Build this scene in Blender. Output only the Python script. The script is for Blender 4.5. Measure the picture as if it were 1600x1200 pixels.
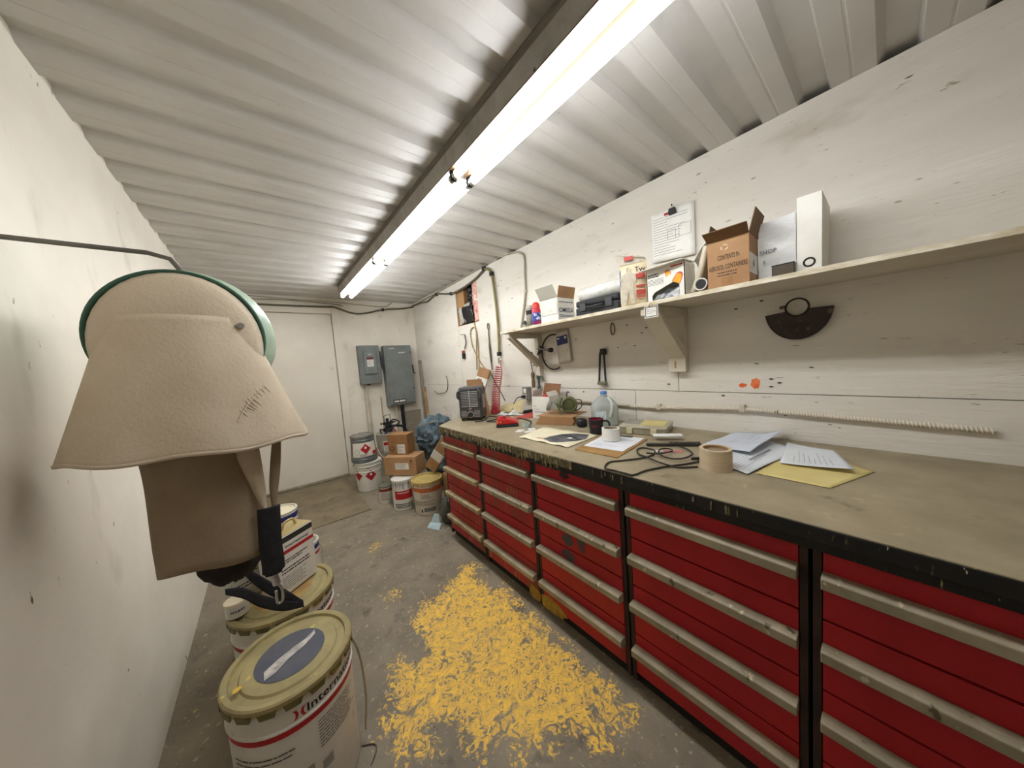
import bpy, math, random
from mathutils import Matrix, Vector
import numpy as np

random.seed(7)
for o in list(bpy.data.objects):
    bpy.data.objects.remove(o, do_unlink=True)
scene = bpy.context.scene
COL = scene.collection

# ------------------------------------------------------------------ camera
FPX = 475.99
CR = Vector((0.77230487, -0.631011, -0.07328236))
CU = Vector((0.10322743, 0.0108342, 0.99459877))
CF = Vector((0.62680881, 0.77569822, -0.07350495))
CAM = Vector((0, 0, 1.30))
cd = bpy.data.cameras.new('camera')
cam = bpy.data.objects.new('camera', cd)
COL.objects.link(cam)
cd.sensor_fit = 'HORIZONTAL'
cd.sensor_width = 36.0
cd.lens = FPX / 1600 * 36.0
cd.clip_start = 0.02
mw = Matrix.Identity(4)
for i in range(3):
    mw[i][0], mw[i][1], mw[i][2], mw[i][3] = CR[i], CU[i], -CF[i], CAM[i]
cam.matrix_world = mw
scene.camera = cam

# ------------------------------------------------------------------ world / exposure
wd = bpy.data.worlds.new('world')
scene.world = wd
wd.use_nodes = True
wd.node_tree.nodes['Background'].inputs[0].default_value = (0.5, 0.5, 0.5, 1)
wd.node_tree.nodes['Background'].inputs[1].default_value = 0.02
vs = scene.view_settings
vs.view_transform = 'Standard'
vs.look = 'None'
vs.gamma = 1.0
vs.use_curve_mapping = False
vs.exposure = 1.8
TUBE_EMIT = (14.5, 11.0, 10.8)      # far, middle, near pair of tubes
TUBE_COL = (0.94, 0.97, 1.0)
scene.cycles.max_bounces = 10
scene.cycles.diffuse_bounces = 8

# ------------------------------------------------------------------ measured room planes (metres)
W, D, ZC, XL, YN = 1.775, 4.36, 2.24, -0.42, -1.6
BT = 0.865            # worktop height
ST = 1.532            # shelf top height


def on(x, y, ax, val):
    """point of the room plane (axis ax = val) seen at photo position x, y"""
    d = CR * ((x - 800) / FPX) - CU * ((y - 600) / FPX) + CF
    t = (val - CAM[ax]) / d[ax]
    return CAM + d * t


def zat(px, py, row):
    """height above the floor spot px, py that shows at a photo row"""
    lo, hi = -0.5, 3.0
    for _ in range(40):
        m = (lo + hi) / 2
        v = Vector((px, py, m)) - CAM
        r = 600 - FPX * v.dot(CU) / v.dot(CF)
        if r > row: lo = m
        else: hi = m
    return lo


# ------------------------------------------------------------------ materials
MC = {}


def lin(c):
    return tuple(((x / 255) / 12.92 if x / 255 <= 0.04045 else ((x / 255 + 0.055) / 1.055) ** 2.4) for x in c)


def mat(name, c1, c2=None, scale=8.0, rough=0.6, metal=0.0, bump=0.0, bscale=None, stretch=(1, 1, 1),
        ramp=(0.35, 0.65), specks=(), alpha=1.0, trans=0.0, emit=None, spec=0.4, ior=1.45, coat=0.0):
    """noise-mottled principled material; colours are sRGB 0-255; specks = [(colour, scale, threshold, stretch)]"""
    if name in MC: return MC[name]
    m = bpy.data.materials.new(name)
    m.use_nodes = True
    nt = m.node_tree
    N, L = nt.nodes, nt.links
    b = N['Principled BSDF']
    b.inputs['Roughness'].default_value = rough
    b.inputs['Metallic'].default_value = metal
    b.inputs['Specular IOR Level'].default_value = spec
    b.inputs['IOR'].default_value = ior
    b.inputs['Alpha'].default_value = alpha
    b.inputs['Transmission Weight'].default_value = trans
    b.inputs['Coat Weight'].default_value = coat
    c1 = (*lin(c1), 1)
    c2 = (*lin(c2), 1) if c2 else None
    b.inputs['Base Color'].default_value = c1
    tc = N.new('ShaderNodeTexCoord')

    def noise(sc, st, det=5.0, rg=0.6):
        mp = N.new('ShaderNodeMapping')
        mp.inputs['Scale'].default_value = st
        L.new(tc.outputs['Object'], mp.inputs['Vector'])
        n = N.new('ShaderNodeTexNoise')
        n.inputs['Scale'].default_value = sc
        n.inputs['Detail'].default_value = det
        n.inputs['Roughness'].default_value = rg
        L.new(mp.outputs['Vector'], n.inputs['Vector'])
        return n
    col = None
    if c2:
        n = noise(scale, stretch)
        r = N.new('ShaderNodeValToRGB')
        r.color_ramp.elements[0].position = ramp[0]
        r.color_ramp.elements[1].position = ramp[1]
        r.color_ramp.elements[0].color = c1
        r.color_ramp.elements[1].color = c2
        L.new(n.outputs['Fac'], r.inputs['Fac'])
        col = r.outputs['Color']
    for sp in specks:
        n = noise(sp[1], sp[3], 3.0, 0.55)
        r = N.new('ShaderNodeValToRGB')
        r.color_ramp.elements[0].position = sp[2]
        r.color_ramp.elements[1].position = min(1, sp[2] + (sp[4] if len(sp) > 4 else 0.03))
        r.color_ramp.elements[0].color = (0, 0, 0, 1)
        r.color_ramp.elements[1].color = (1, 1, 1, 1)
        L.new(n.outputs['Fac'], r.inputs['Fac'])
        mx = N.new('ShaderNodeMix')
        mx.data_type = 'RGBA'
        L.new(r.outputs['Color'], mx.inputs['Factor'])
        if col is None: mx.inputs['A'].default_value = c1
        else: L.new(col, mx.inputs['A'])
        mx.inputs['B'].default_value = (*lin(sp[0]), 1)
        col = mx.outputs['Result']
    if col is not None: L.new(col, b.inputs['Base Color'])
    if bump:
        n = noise(bscale or scale * 3, stretch)
        bp = N.new('ShaderNodeBump')
        bp.inputs['Strength'].default_value = bump
        bp.inputs['Distance'].default_value = 0.01
        L.new(n.outputs['Fac'], bp.inputs['Height'])
        L.new(bp.outputs['Normal'], b.inputs['Normal'])
    if emit:
        b.inputs['Emission Color'].default_value = (*emit[0], 1)
        b.inputs['Emission Strength'].default_value = emit[1]
    MC[name] = m
    return m


# ------------------------------------------------------------------ mesh builder
def spline(P, n=8, closed=False):
    """Catmull-Rom through the points"""
    P = [Vector(p) for p in P]
    out = []
    k = len(P)
    for i in range(k if closed else k - 1):
        p0 = P[(i - 1) % k] if closed or i > 0 else P[0] * 2 - P[1]
        p1, p2 = P[i], P[(i + 1) % k]
        p3 = P[(i + 2) % k] if closed or i + 2 < k else P[-1] * 2 - P[-2]
        for j in range(n):
            t = j / n
            out.append(0.5 * ((2 * p1) + (p2 - p0) * t + (2 * p0 - 5 * p1 + 4 * p2 - p3) * t * t + (3 * p1 - p0 - 3 * p2 + p3) * t ** 3))
    if not closed: out.append(P[-1])
    return out


class MB:
    def __init__(s):
        s.v, s.f = [], []

    def add(s, vs_, fs):
        o = len(s.v)
        s.v += [tuple(p) for p in vs_]
        s.f += [tuple(i + o for i in f) for f in fs]
        return s

    def box(s, x0, y0, z0, x1, y1, z1, M=None):
        P = [Vector((x, y, z)) for x in (x0, x1) for y in (y0, y1) for z in (z0, z1)]
        if M: P = [M @ p for p in P]
        return s.add(P, [(0, 1, 3, 2), (4, 6, 7, 5), (0, 4, 5, 1), (2, 3, 7, 6), (0, 2, 6, 4), (1, 5, 7, 3)])

    def obox(s, a, b, w, h, up=(0, 0, 1)):
        """bar from a to b, cross-section w x h"""
        a, b = Vector(a), Vector(b)
        d = (b - a).normalized()
        x = d.cross(Vector(up))
        if x.length < 1e-4: x = d.cross(Vector((1, 0, 0)))
        x.normalize()
        y = x.cross(d)
        P = [p + x * i * w / 2 + y * j * h / 2 for p in (a, b) for i, j in ((-1, -1), (1, -1), (1, 1), (-1, 1))]
        return s.add(P, [(3, 2, 1, 0), (4, 5, 6, 7), (0, 1, 5, 4), (1, 2, 6, 5), (2, 3, 7, 6), (3, 0, 4, 7)])

    def tube(s, P, r, n=8, closed=False, cap=True):
        P = [Vector(p) for p in P]
        k = len(P)
        rs = r if isinstance(r, (list, tuple)) else [r] * k
        vs_, fs = [], []
        nrm = None
        for i in range(k):
            a = P[(i - 1) % k] if closed or i > 0 else P[i]
            b = P[(i + 1) % k] if closed or i < k - 1 else P[i]
            t = (b - a)
            t = t.normalized() if t.length > 1e-9 else Vector((0, 0, 1))
            if nrm is None:
                nrm = t.cross(Vector((0, 0, 1)))
                if nrm.length < 1e-3: nrm = t.cross(Vector((1, 0, 0)))
            nrm = (nrm - t * nrm.dot(t)).normalized()
            bn = t.cross(nrm)
            for j in range(n):
                q = 2 * math.pi * j / n
                vs_.append(P[i] + (nrm * math.cos(q) + bn * math.sin(q)) * rs[i])
        for i in range(k if closed else k - 1):
            for j in range(n):
                a, b = i * n, ((i + 1) % k) * n
                fs.append((a + j, a + (j + 1) % n, b + (j + 1) % n, b + j))
        if cap and not closed:
            fs.append(tuple(reversed(range(n))))
            fs.append(tuple(range((k - 1) * n, k * n)))
        return s.add(vs_, fs)

    def lathe(s, prof, n=32, c=(0, 0, 0), M=None, cap=True, a0=0.0, a1=2 * math.pi):
        """profile (r, z) pairs turned about z"""
        full = abs(a1 - a0 - 2 * math.pi) < 1e-6
        m = n if full else n + 1
        vs_, fs = [], []
        for r, z in prof:
            for j in range(m):
                q = a0 + (a1 - a0) * j / n
                p = Vector((c[0] + r * math.cos(q), c[1] + r * math.sin(q), c[2] + z))
                vs_.append(M @ p if M else p)
        for i in range(len(prof) - 1):
            for j in range(n):
                k = (j + 1) % m
                fs.append((i * m + j, i * m + k, (i + 1) * m + k, (i + 1) * m + j))
        if cap and full:
            if prof[0][0] > 1e-5: fs.append(tuple(reversed(range(m))))
            if prof[-1][0] > 1e-5: fs.append(tuple(range((len(prof) - 1) * m, len(prof) * m)))
        return s.add(vs_, fs)

    def prism(s, poly, ext, fn):
        """poly of (u, v); ext (w0, w1); fn(u, v, w) -> point"""
        k = len(poly)
        vs_ = [fn(u, v, ext[0]) for u, v in poly] + [fn(u, v, ext[1]) for u, v in poly]
        fs = [tuple(range(k)), tuple(reversed(range(k, 2 * k)))]
        fs += [(i, i + k, (i + 1) % k + k, (i + 1) % k) for i in range(k)]
        return s.add(vs_, fs)

    def grid(s, nu, nv, fn, wrapu=False):
        vs_ = [fn(i / (nu if wrapu else nu), j / nv) for j in range(nv + 1) for i in range(nu if wrapu else nu + 1)]
        m = nu if wrapu else nu + 1
        fs = [(j * m + i, j * m + (i + 1) % m, (j + 1) * m + (i + 1) % m, (j + 1) * m + i) for j in range(nv) for i in range(nu)]
        return s.add(vs_, fs)

    def ball(s, c, r, n=12, M=None):
        rx, ry, rz = r if isinstance(r, (tuple, list)) else (r, r, r)
        vs_, fs = [], []
        m = n // 2
        for j in range(m + 1):
            t = math.pi * j / m
            for i in range(n):
                q = 2 * math.pi * i / n
                p = Vector((rx * math.sin(t) * math.cos(q), ry * math.sin(t) * math.sin(q), rz * math.cos(t)))
                if M: p = M @ p
                vs_.append(p + Vector(c))
        for j in range(m):
            for i in range(n):
                fs.append((j * n + i, (j + 1) * n + i, (j + 1) * n + (i + 1) % n, j * n + (i + 1) % n))
        return s.add(vs_, fs)


def mk(name, mb, m, smooth=None, bevel=0.0, solid=0.0, subs=0, seg=2):
    me = bpy.data.meshes.new(name)
    me.from_pydata(mb.v, [], mb.f)
    me.validate(clean_customdata=False)
    if m: me.materials.append(m)
    o = bpy.data.objects.new(name, me)
    COL.objects.link(o)
    if smooth is not None:
        me.polygons.foreach_set('use_smooth', [True] * len(me.polygons))
        me.set_sharp_from_angle(angle=math.radians(smooth))
    if solid:
        md = o.modifiers.new('thickness', 'SOLIDIFY')
        md.thickness = solid
        md.offset = 0
    if bevel:
        md = o.modifiers.new('bevel', 'BEVEL')
        md.width = bevel
        md.segments = seg
        md.limit_method = 'ANGLE'
        md.angle_limit = math.radians(40)
    if subs:
        md = o.modifiers.new('smooth', 'SUBSURF')
        md.levels = md.render_levels = subs
    return o


def tag(o, label, cat, group=None):
    o['label'] = label
    o['category'] = cat
    if group: o['group'] = group
    return o


def thing(name, label, cat, loc, rz=0.0, group=None, tilt=None):
    o = bpy.data.objects.new(name, None)
    o.empty_display_size = 0.05
    COL.objects.link(o)
    o.location = loc
    e = (tilt[0], tilt[1], rz) if tilt else (0, 0, rz)
    o.rotation_euler = e
    return tag(o, label, cat, group)


def part(name, mb, m, parent, world=False, label=None, **k):
    o = mk(name, mb, m, **k)
    o.parent = parent
    if world and parent.type == 'EMPTY':
        from mathutils import Euler
        o.matrix_parent_inverse = (Matrix.Translation(parent.location) @ Euler(parent.rotation_euler).to_matrix().to_4x4()).inverted()
    if label: o['label'] = label
    if name in ('print', 'form_print', 'lettering', 'white_print'): o['kind'] = 'stuff' if name != 'lettering' else ''
    if o.get('kind') == '': del o['kind']
    return o


def solo(name, mb, m, label, cat, group=None, **k):
    """a thing that is one mesh; its origin is set at its base"""
    xs = [p[0] for p in mb.v]; ys = [p[1] for p in mb.v]; zs = [p[2] for p in mb.v]
    c = Vector(((min(xs) + max(xs)) / 2, (min(ys) + max(ys)) / 2, min(zs)))
    mb.v = [tuple(Vector(p) - c) for p in mb.v]
    o = mk(name, mb, m, **k)
    o.location = c
    return tag(o, label, cat, group)


def struct(name, mb, m, parent=None, label=None, **k):
    o = mk(name, mb, m, **k)
    if parent: o.parent = parent
    else: o['kind'] = 'structure'
    if label: o['label'] = label
    return o


TXT = {}


def text_geo(s, size, w=None):
    key = (s, size)
    if key not in TXT:
        cu = bpy.data.curves.new('lettering', 'FONT')
        cu.body = s
        cu.size = size
        cu.align_x = 'CENTER'
        cu.align_y = 'CENTER'
        cu.resolution_u = 2
        cu.offset = size * .014
        o = bpy.data.objects.new('lettering', cu)
        COL.objects.link(o)
        dg = bpy.context.evaluated_depsgraph_get()
        me = bpy.data.meshes.new_from_object(o.evaluated_get(dg))
        TXT[key] = ([tuple(v.co) for v in me.vertices], [tuple(p.vertices) for p in me.polygons])
        bpy.data.objects.remove(o, do_unlink=True)
        bpy.data.meshes.remove(me)
    V, Fc = TXT[key]
    if w:
        x0 = min(p[0] for p in V); x1 = max(p[0] for p in V)
        k = w / max(1e-6, x1 - x0)
        V = [((p[0] - (x0 + x1) / 2) * k, p[1], 0) for p in V]
    return V, Fc


def text(s, size, m, parent, fn, w=None, mb=None, world=False, name='lettering'):
    """lettering laid on a surface; fn(u, v) -> point; u right, v up from the text centre"""
    V, Fc = text_geo(s, size, w)
    b = mb or MB()
    b.add([fn(p[0], p[1]) for p in V], Fc)
    if mb is None: return part(name, b, m, parent, world=world)
    return b


def plane_fn(o, x, y, off=0.0):
    o, x, y = Vector(o), Vector(x).normalized(), Vector(y).normalized()
    n = x.cross(y)
    return lambda u, v, w=0.0: o + x * u + y * v + n * (off + w)


def rect(mb, fn, u0, v0, u1, v1, nu=1, nv=1):
    return mb.grid(nu, nv, lambda a, b: fn(u0 + (u1 - u0) * a, v0 + (v1 - v0) * b))


def jag(rows, u0, u1, fn, mb, h=0.0012, seed=1, v0=0.0, step=0.004, wmin=.6):
    """lines of small print as thin dashes"""
    R = random.Random(seed)
    for i in range(rows):
        u = u0
        end = u0 + (u1 - u0) * R.uniform(wmin, 1)
        v = v0 - i * step
        while u < end:
            l = R.uniform(.004, .016) * max(.3, (u1 - u0) / .1)
            rect(mb, fn, u, v, min(end, u + l), v + h)
            u += l + .0022
    return mb


RZ = lambda nx, ny: math.atan2(nx, -ny)      # yaw that turns a thing's front (-Y) towards nx, ny

# ================================================================== STRUCTURE
m_wall = mat('painted_plywood', (221, 216, 206), (205, 199, 187), scale=2.2, rough=.62, bump=.25, bscale=28, stretch=(1, .35, 2.2), ramp=(.3, .75),
             specks=[((150, 138, 120), 34, .69, (1, .4, 1.5), .06), ((84, 75, 64), 26, .725, (1, .45, 1.6), .02), ((178, 168, 152), 6, .62, (1, .5, 1), .25), ((120, 110, 96), 60, .73, (1, .22, 2.2), .03)])
m_wallb = mat('painted_board', (232, 226, 213), (218, 211, 197), scale=2.5, rough=.65, bump=.15, bscale=20, ramp=(.3, .75),
              specks=[((130, 118, 100), 26, .715, (1, 1, .6), .05), ((186, 175, 158), 5, .60, (1, 1, .5), .25), ((96, 86, 74), 20, .75, (1, 1, .5), .02)])
m_doorw = mat('door_paint', (232, 226, 213), (222, 215, 201), scale=2, rough=.55, bump=.08, bscale=15, specks=[((150, 138, 120), 14, .72, (1, 1, .4), .1)])
m_gap = mat('shadow_gap_wood', (46, 36, 27), (30, 24, 19), rough=.9)
m_ceil = mat('painted_sheet_metal', (203, 200, 195), (188, 184, 178), scale=3, rough=.42, bump=.05, bscale=60, spec=.5, ramp=(.3, .75),
             specks=[((120, 112, 100), 34, .76, (1, 1, 1), .02)])
m_raw = mat('raw_wood', (178, 140, 96), (150, 112, 72), scale=6, rough=.75, stretch=(6, 6, 1))

# floor: concrete with worn yellow paint, its outline held as a distance attribute
YEL = [(0.906, 1.74), (0.94, 1.679), (0.891, 1.582), (0.896, 1.467), (0.901, 1.4), (0.954, 1.399), (0.943, 1.282), (0.923, 1.196), (0.953, 1.102), (0.926, 1.01), (0.927, 0.916), (0.919, 0.806), (0.932, 0.73), (0.922, 0.68), (0.911, 0.602), (0.918, 0.585), (0.863, 0.567), (0.805, 0.591), (0.815, 0.618), (0.825, 0.656), (0.793, 0.653), (0.783, 0.603), (0.765, 0.591), (0.723, 0.619), (0.712, 0.66), (0.702, 0.685), (0.664, 0.712), (0.632, 0.726), (0.609, 0.713), (0.57, 0.735), (0.52, 0.754), (0.531, 0.797), (0.528, 0.835), (0.483, 0.862), (0.438, 0.854), (0.416, 0.902), (0.424, 0.954), (0.415, 0.993), (0.373, 1.031), (0.342, 1.044), (0.322, 1.031), (0.34, 0.993), (0.303, 0.971), (0.254, 0.995), (0.217, 1.055), (0.215, 1.129), (0.248, 1.214), (0.288, 1.27), (0.32, 1.368), (0.361, 1.365), (0.395, 1.298), (0.438, 1.38), (0.475, 1.426), (0.441, 1.533), (0.514, 1.592), (0.603, 1.596), (0.66, 1.597), (0.734, 1.648), (0.842, 1.727)]
SPOTS = [(on(615, 928, 2, 0), .028), (on(585, 852, 2, 0), .035), (on(560, 860, 2, 0), .02)]


def sdist(P, poly):
    """signed distance (positive inside) of Nx2 points to a polygon"""
    A = np.array(poly); Bq = np.roll(A, -1, 0)
    d = np.full(len(P), 1e9); ins = np.zeros(len(P), bool)
    for a, b in zip(A, Bq):
        e = b - a; w = P - a
        t = np.clip((w @ e) / (e @ e), 0, 1)
        d = np.minimum(d, np.hypot(*(w - t[:, None] * e).T))
        c = (a[1] <= P[:, 1]) != (b[1] <= P[:, 1])
        xi = a[0] + (P[:, 1] - a[1]) / (b[1] - a[1] if b[1] != a[1] else 1e-9) * e[0]
        ins ^= c & (P[:, 0] < xi)
    return np.where(ins, d, -d)


xs = np.concatenate([[XL - .05], np.arange(-.1, 1.06, .011), [1.5, W + .14]])
ys = np.concatenate([[YN - .05, -.5, 0], np.arange(.3, 2.4, .011), [3, D + .1]])
GX, GY = np.meshgrid(xs, ys)
P2 = np.stack([GX.ravel(), GY.ravel()], 1)
sd = np.clip(sdist(P2, YEL), -.5, .5)
for c, r in SPOTS:
    sd = np.maximum(sd, np.clip(r - np.hypot(P2[:, 0] - c[0], P2[:, 1] - c[1]), -.5, .5))
nx, ny = len(xs), len(ys)
b = MB()
b.v = [(float(p[0]), float(p[1]), 0.0) for p in P2]
b.f = [(j * nx + i, j * nx + i + 1, (j + 1) * nx + i + 1, (j + 1) * nx + i) for j in range(ny - 1) for i in range(nx - 1)]

m_floor = mat('stained_concrete', (146, 135, 115), (116, 107, 92), scale=4.5, rough=.62, bump=.35, bscale=45, ramp=(.3, .7),
              specks=[((176, 165, 140), 42, .63, (1, 1, 1), .06), ((84, 77, 66), 8, .60, (1, 1, 1), .16), ((190, 166, 108), 24, .69, (1, 1, 1), .04), ((74, 67, 58), 70, .67, (1, 1, 1), .04), ((196, 188, 168), 90, .71, (1, 1, 1), .03)])
nt = m_floor.node_tree
bs = nt.nodes['Principled BSDF']
old = bs.inputs['Base Color'].links[0].from_socket
at_ = nt.nodes.new('ShaderNodeAttribute'); at_.attribute_name = 'paint'
tc = nt.nodes.new('ShaderNodeTexCoord')


def nnode(scale, det, rg, dist=0.0):
    n = nt.nodes.new('ShaderNodeTexNoise')
    n.inputs['Scale'].default_value = scale; n.inputs['Detail'].default_value = det
    n.inputs['Roughness'].default_value = rg; n.inputs['Distortion'].default_value = dist
    nt.links.new(tc.outputs['Object'], n.inputs['Vector'])
    return n.outputs['Fac']


def mth(op, a, b_, c=None):
    n = nt.nodes.new('ShaderNodeMath'); n.operation = op
    for i, s in enumerate((a, b_, c)):
        if s is None: continue
        if isinstance(s, (int, float)): n.inputs[i].default_value = s
        else: nt.links.new(s, n.inputs[i])
    return n.outputs[0]


edge = mth('MULTIPLY_ADD', mth('SUBTRACT', nnode(22, 6, .7), .5), .12, mth('SUBTRACT', at_.outputs['Fac'], .006))      # ragged rim
worn = mth('SUBTRACT', nnode(26, 6, .62, 2.6), .532)                                              # chips and scrape marks
worn2 = mth('SUBTRACT', nnode(11, 5, .6, 1.0), .57)
lvl = mth('SUBTRACT', mth('MINIMUM', mth('MULTIPLY', edge, 26.0), 1.25), mth('MULTIPLY', mth('MAXIMUM', worn, mth('MULTIPLY', worn2, .9)), 15.0))
cl = nt.nodes.new('ShaderNodeClamp'); nt.links.new(lvl, cl.inputs[0])
yr = nt.nodes.new('ShaderNodeValToRGB')
yr.color_ramp.elements[0].position = .35; yr.color_ramp.elements[1].position = .62
yr.color_ramp.elements[0].color = (*lin((252, 207, 84)), 1); yr.color_ramp.elements[1].color = (*lin((222, 180, 96)), 1)
nt.links.new(nnode(26, 6, .7, .8), yr.inputs['Fac'])
# thin scratches over the paint
sc_ = nt.nodes.new('ShaderNodeValToRGB')
sc_.color_ramp.elements[0].position = .480; sc_.color_ramp.elements[1].position = .5
sc_.color_ramp.elements[0].color = (1, 1, 1, 1); sc_.color_ramp.elements[1].color = (.38, .33, .22, 1)
e3 = sc_.color_ramp.elements.new(.52); e3.color = (1, 1, 1, 1)
nt.links.new(nnode(17, 2, .5, 2.5), sc_.inputs['Fac'])
my = nt.nodes.new('ShaderNodeMix'); my.data_type = 'RGBA'; my.blend_type = 'MULTIPLY'; my.inputs['Factor'].default_value = .55
nt.links.new(yr.outputs['Color'], my.inputs['A']); nt.links.new(sc_.outputs['Color'], my.inputs['B'])
mx = nt.nodes.new('ShaderNodeMix'); mx.data_type = 'RGBA'
nt.links.new(cl.outputs[0], mx.inputs['Factor']); nt.links.new(old, mx.inputs['A']); nt.links.new(my.outputs['Result'], mx.inputs['B'])
nt.links.new(mx.outputs['Result'], bs.inputs['Base Color'])
floor = struct('floor', b, m_floor)
floor.data.attributes.new('paint', 'FLOAT', 'POINT').data.foreach_set('value', sd.astype(np.float32))
floor['label'] = 'stained grey concrete floor with a big worn yellow paint patch'

# ceiling: ribbed sheet metal, ribs run across the room
PITCH, Y0 = .2055, .564
prof = []
y = Y0 - PITCH * 11
while y < D + .1:
    prof += [(y - .010, 0), (y, .027), (y + .066, .027), (y + .086, 0), (y + .136, 0), (y + .139, .0012), (y + .144, .0012), (y + .147, 0)]
    y += PITCH
b = MB()
prof = [(min(p[0], D + .06), p[1]) for p in prof]
for x in (XL - .05, W + .115):
    b.v += [(x, p[0], ZC + p[1]) for p in prof]
k = len(prof)
b.f = [(i, i + 1, k + i + 1, k + i) for i in range(k - 1)]
struct('ceiling', b, m_ceil, label='ribbed white metal ceiling', solid=.0015)

# left and near walls (outside the photograph's view, they close the room)
b = MB().box(XL - .1, YN - .1, 0, XL, D + .1, ZC + .05)
struct('wall_left', b, m_wallb)
b = MB().box(XL, YN - .1, 0, W + .13, YN, ZC + .05)
struct('wall_front', b, m_wallb)

# back wall with its boards and the door
DX0, DX1, DZ1 = -.135, .725, 2.05
b = MB().box(XL, D, DZ1, W + .13, D + .1, ZC + .04).box(XL, D, 0, DX0, D + .1, DZ1).box(DX1, D, 0, W + .13, D + .1, DZ1)
wb = struct('wall_back', b, m_wallb)
struct('door_gap_shade', MB().box(DX0 - .05, D + .101, 0, DX1 + .05, D + .12, DZ1 + .05), m_gap, wb)  # dark sheet added behind the door to deepen the shade in its gap
b = MB().box(DX1 + .004, D - .014, 0, DX1 + .085, D, DZ1 + .085)
struct('trim_1', b, m_doorw, bevel=.002)
b = MB().box(XL, D - .014, DZ1 + .004, DX1, D, DZ1 + .085)
struct('trim_2', b, m_doorw, bevel=.002)
b = MB().box(DX0 - .085, D - .014, 0, DX0 - .004, D, DZ1)
struct('trim_3', b, m_doorw, bevel=.002)
b = MB().box(DX0 + .004, D + .004, .02, DX1 - .006, D + .045, DZ1 - .006)
door = struct('door_1', b, m_doorw, bevel=.002)
door['label'] = 'plain cream painted flush door in the back wall'
m_hinge = mat('painted_hinge', (206, 198, 182), (170, 160, 142), rough=.5)
for z in (1.87, 1.12, .3):
    b = MB()
    for i in range(3):
        b.tube([(DX1 - .001, D - .014, z - .05 + i * .034), (DX1 - .001, D - .014, z - .05 + i * .034 + .031)], .008, 10)
    b.box(DX1 - .006, D - .008, z - .05, DX1 + .004, D - .004, z + .05)
    struct('hinge', b, m_hinge, door)
b = MB().box(DX0, D - .05, 0, DX1, D + .05, .02)
struct('trim_4', b, mat('door_sill', (150, 138, 116), (120, 110, 92), rough=.6), bevel=.003, label='worn wooden door sill')
b = MB().box(XL, D - .02, 2.168, W - .001, D, 2.226)
struct('trim_5', b, m_doorw, bevel=.002)

# right wall: plywood sheets over a dark stud cavity, one opening left in the sheets
b = MB().box(W + .1, YN, 0, W + .13, D + .1, ZC + .05)
wr = struct('wall_right', b, m_gap)
SEAM, HY0, HY1, HZ0, HZ1 = 1.068, 2.655, 3.10, 1.738, 2.142
g = .0016
T = .012
ZB = 1.522        # sheet joint hidden behind the shelf board
x0, x1 = W, W + T
b = MB().box(x0, -.72 + g, ZB, x1, HY0, ZC).box(x0, HY0, ZB, x1, HY1 - g, HZ0).box(x0, HY0, HZ1, x1, HY1 - g, ZC)
struct('plywood_panel', b, m_wall, wr)
for (y0, y1, z0, z1) in ((YN, -.72, SEAM + g, ZC), (-.72, .728, SEAM + g, ZB), (.728, HY1, SEAM + g, ZB), (HY1, D, SEAM + g, ZC)):
    struct('plywood_panel', MB().box(x0, y0 + g, z0, x1, y1 - g, z1), m_wall, wr)
for (y0, y1) in ((YN, -.30), (-.30, .985), (.985, HY1 - .01), (HY1 - .01, D)):
    b = MB().box(W, y0 + g, 0, W + T, y1 - g, SEAM - g)
    struct('plywood_panel', b, m_wall, wr)
# framing that shows in the opening
b = MB().box(W + .014, HY1 - .15, 1.94, W + .10, HY1 + .02, HZ1 + .02)
struct('stud', b, m_raw, wr, label='bare orange-brown wood block in the wall opening', bevel=.003)
b = MB().box(W + .02, HY1 - .04, HZ0 - .05, W + .098, HY1 + .03, 1.935)
struct('stud', b, m_raw, wr, bevel=.003)
b = MB().box(W + .014, HY0 - .03, HZ0 - .04, W + .098, HY1 - .045, HZ0 + .01)
struct('stud', b, m_raw, wr, bevel=.003)
m_pink = mat('pink_insulation', (214, 150, 136), (226, 192, 176), scale=16, rough=.95, bump=.8, bscale=40, specks=[((186, 104, 96), 9, .56, (1, 1, 1), .1), ((236, 226, 214), 12, .62, (1, 1, 1), .06)])
R_ = random.Random(3)
b = MB().grid(10, 22, lambda u, v: Vector((W + .03 - .026 * math.sin(math.pi * u) + R_.uniform(-.007, .007), HY0 - .005 + .135 * u, HZ0 + .012 + (HZ1 - HZ0 - .01) * v)))
struct('insulation', b, m_pink, wr, smooth=50, solid=.006)
b = MB().grid(8, 14, lambda u, v: Vector((W + .05 + R_.uniform(-.012, .012), HY0 + .10 + .17 * u, HZ0 + .2 + .2 * v)))
struct('vapour_barrier', b, mat('black_plastic_sheet', (26, 26, 28), (150, 150, 150), scale=14, rough=.3, ramp=(.55, .8)), wr, smooth=60, solid=.002)
# marks on the wall: two orange sprayed spots
R_ = random.Random(5)
m_or = mat('orange_spray', (208, 92, 44), (224, 128, 78), scale=30, rough=.7)
for px, py, rr, hh in ((1180, 599, .019, .027), (1161, 602, .018, .011)):
    c = on(px, py, 0, W)
    poly = [(math.cos(t * .35) * rr * R_.uniform(.75, 1.1), math.sin(t * .35) * hh * R_.uniform(.75, 1.1)) for t in range(18)]
    b = MB().prism(poly, (0, .0006), lambda u, v, w: Vector((W - w, c.y - u, c.z + v)))
    struct('paint_mark', b, m_or, wr)
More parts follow.
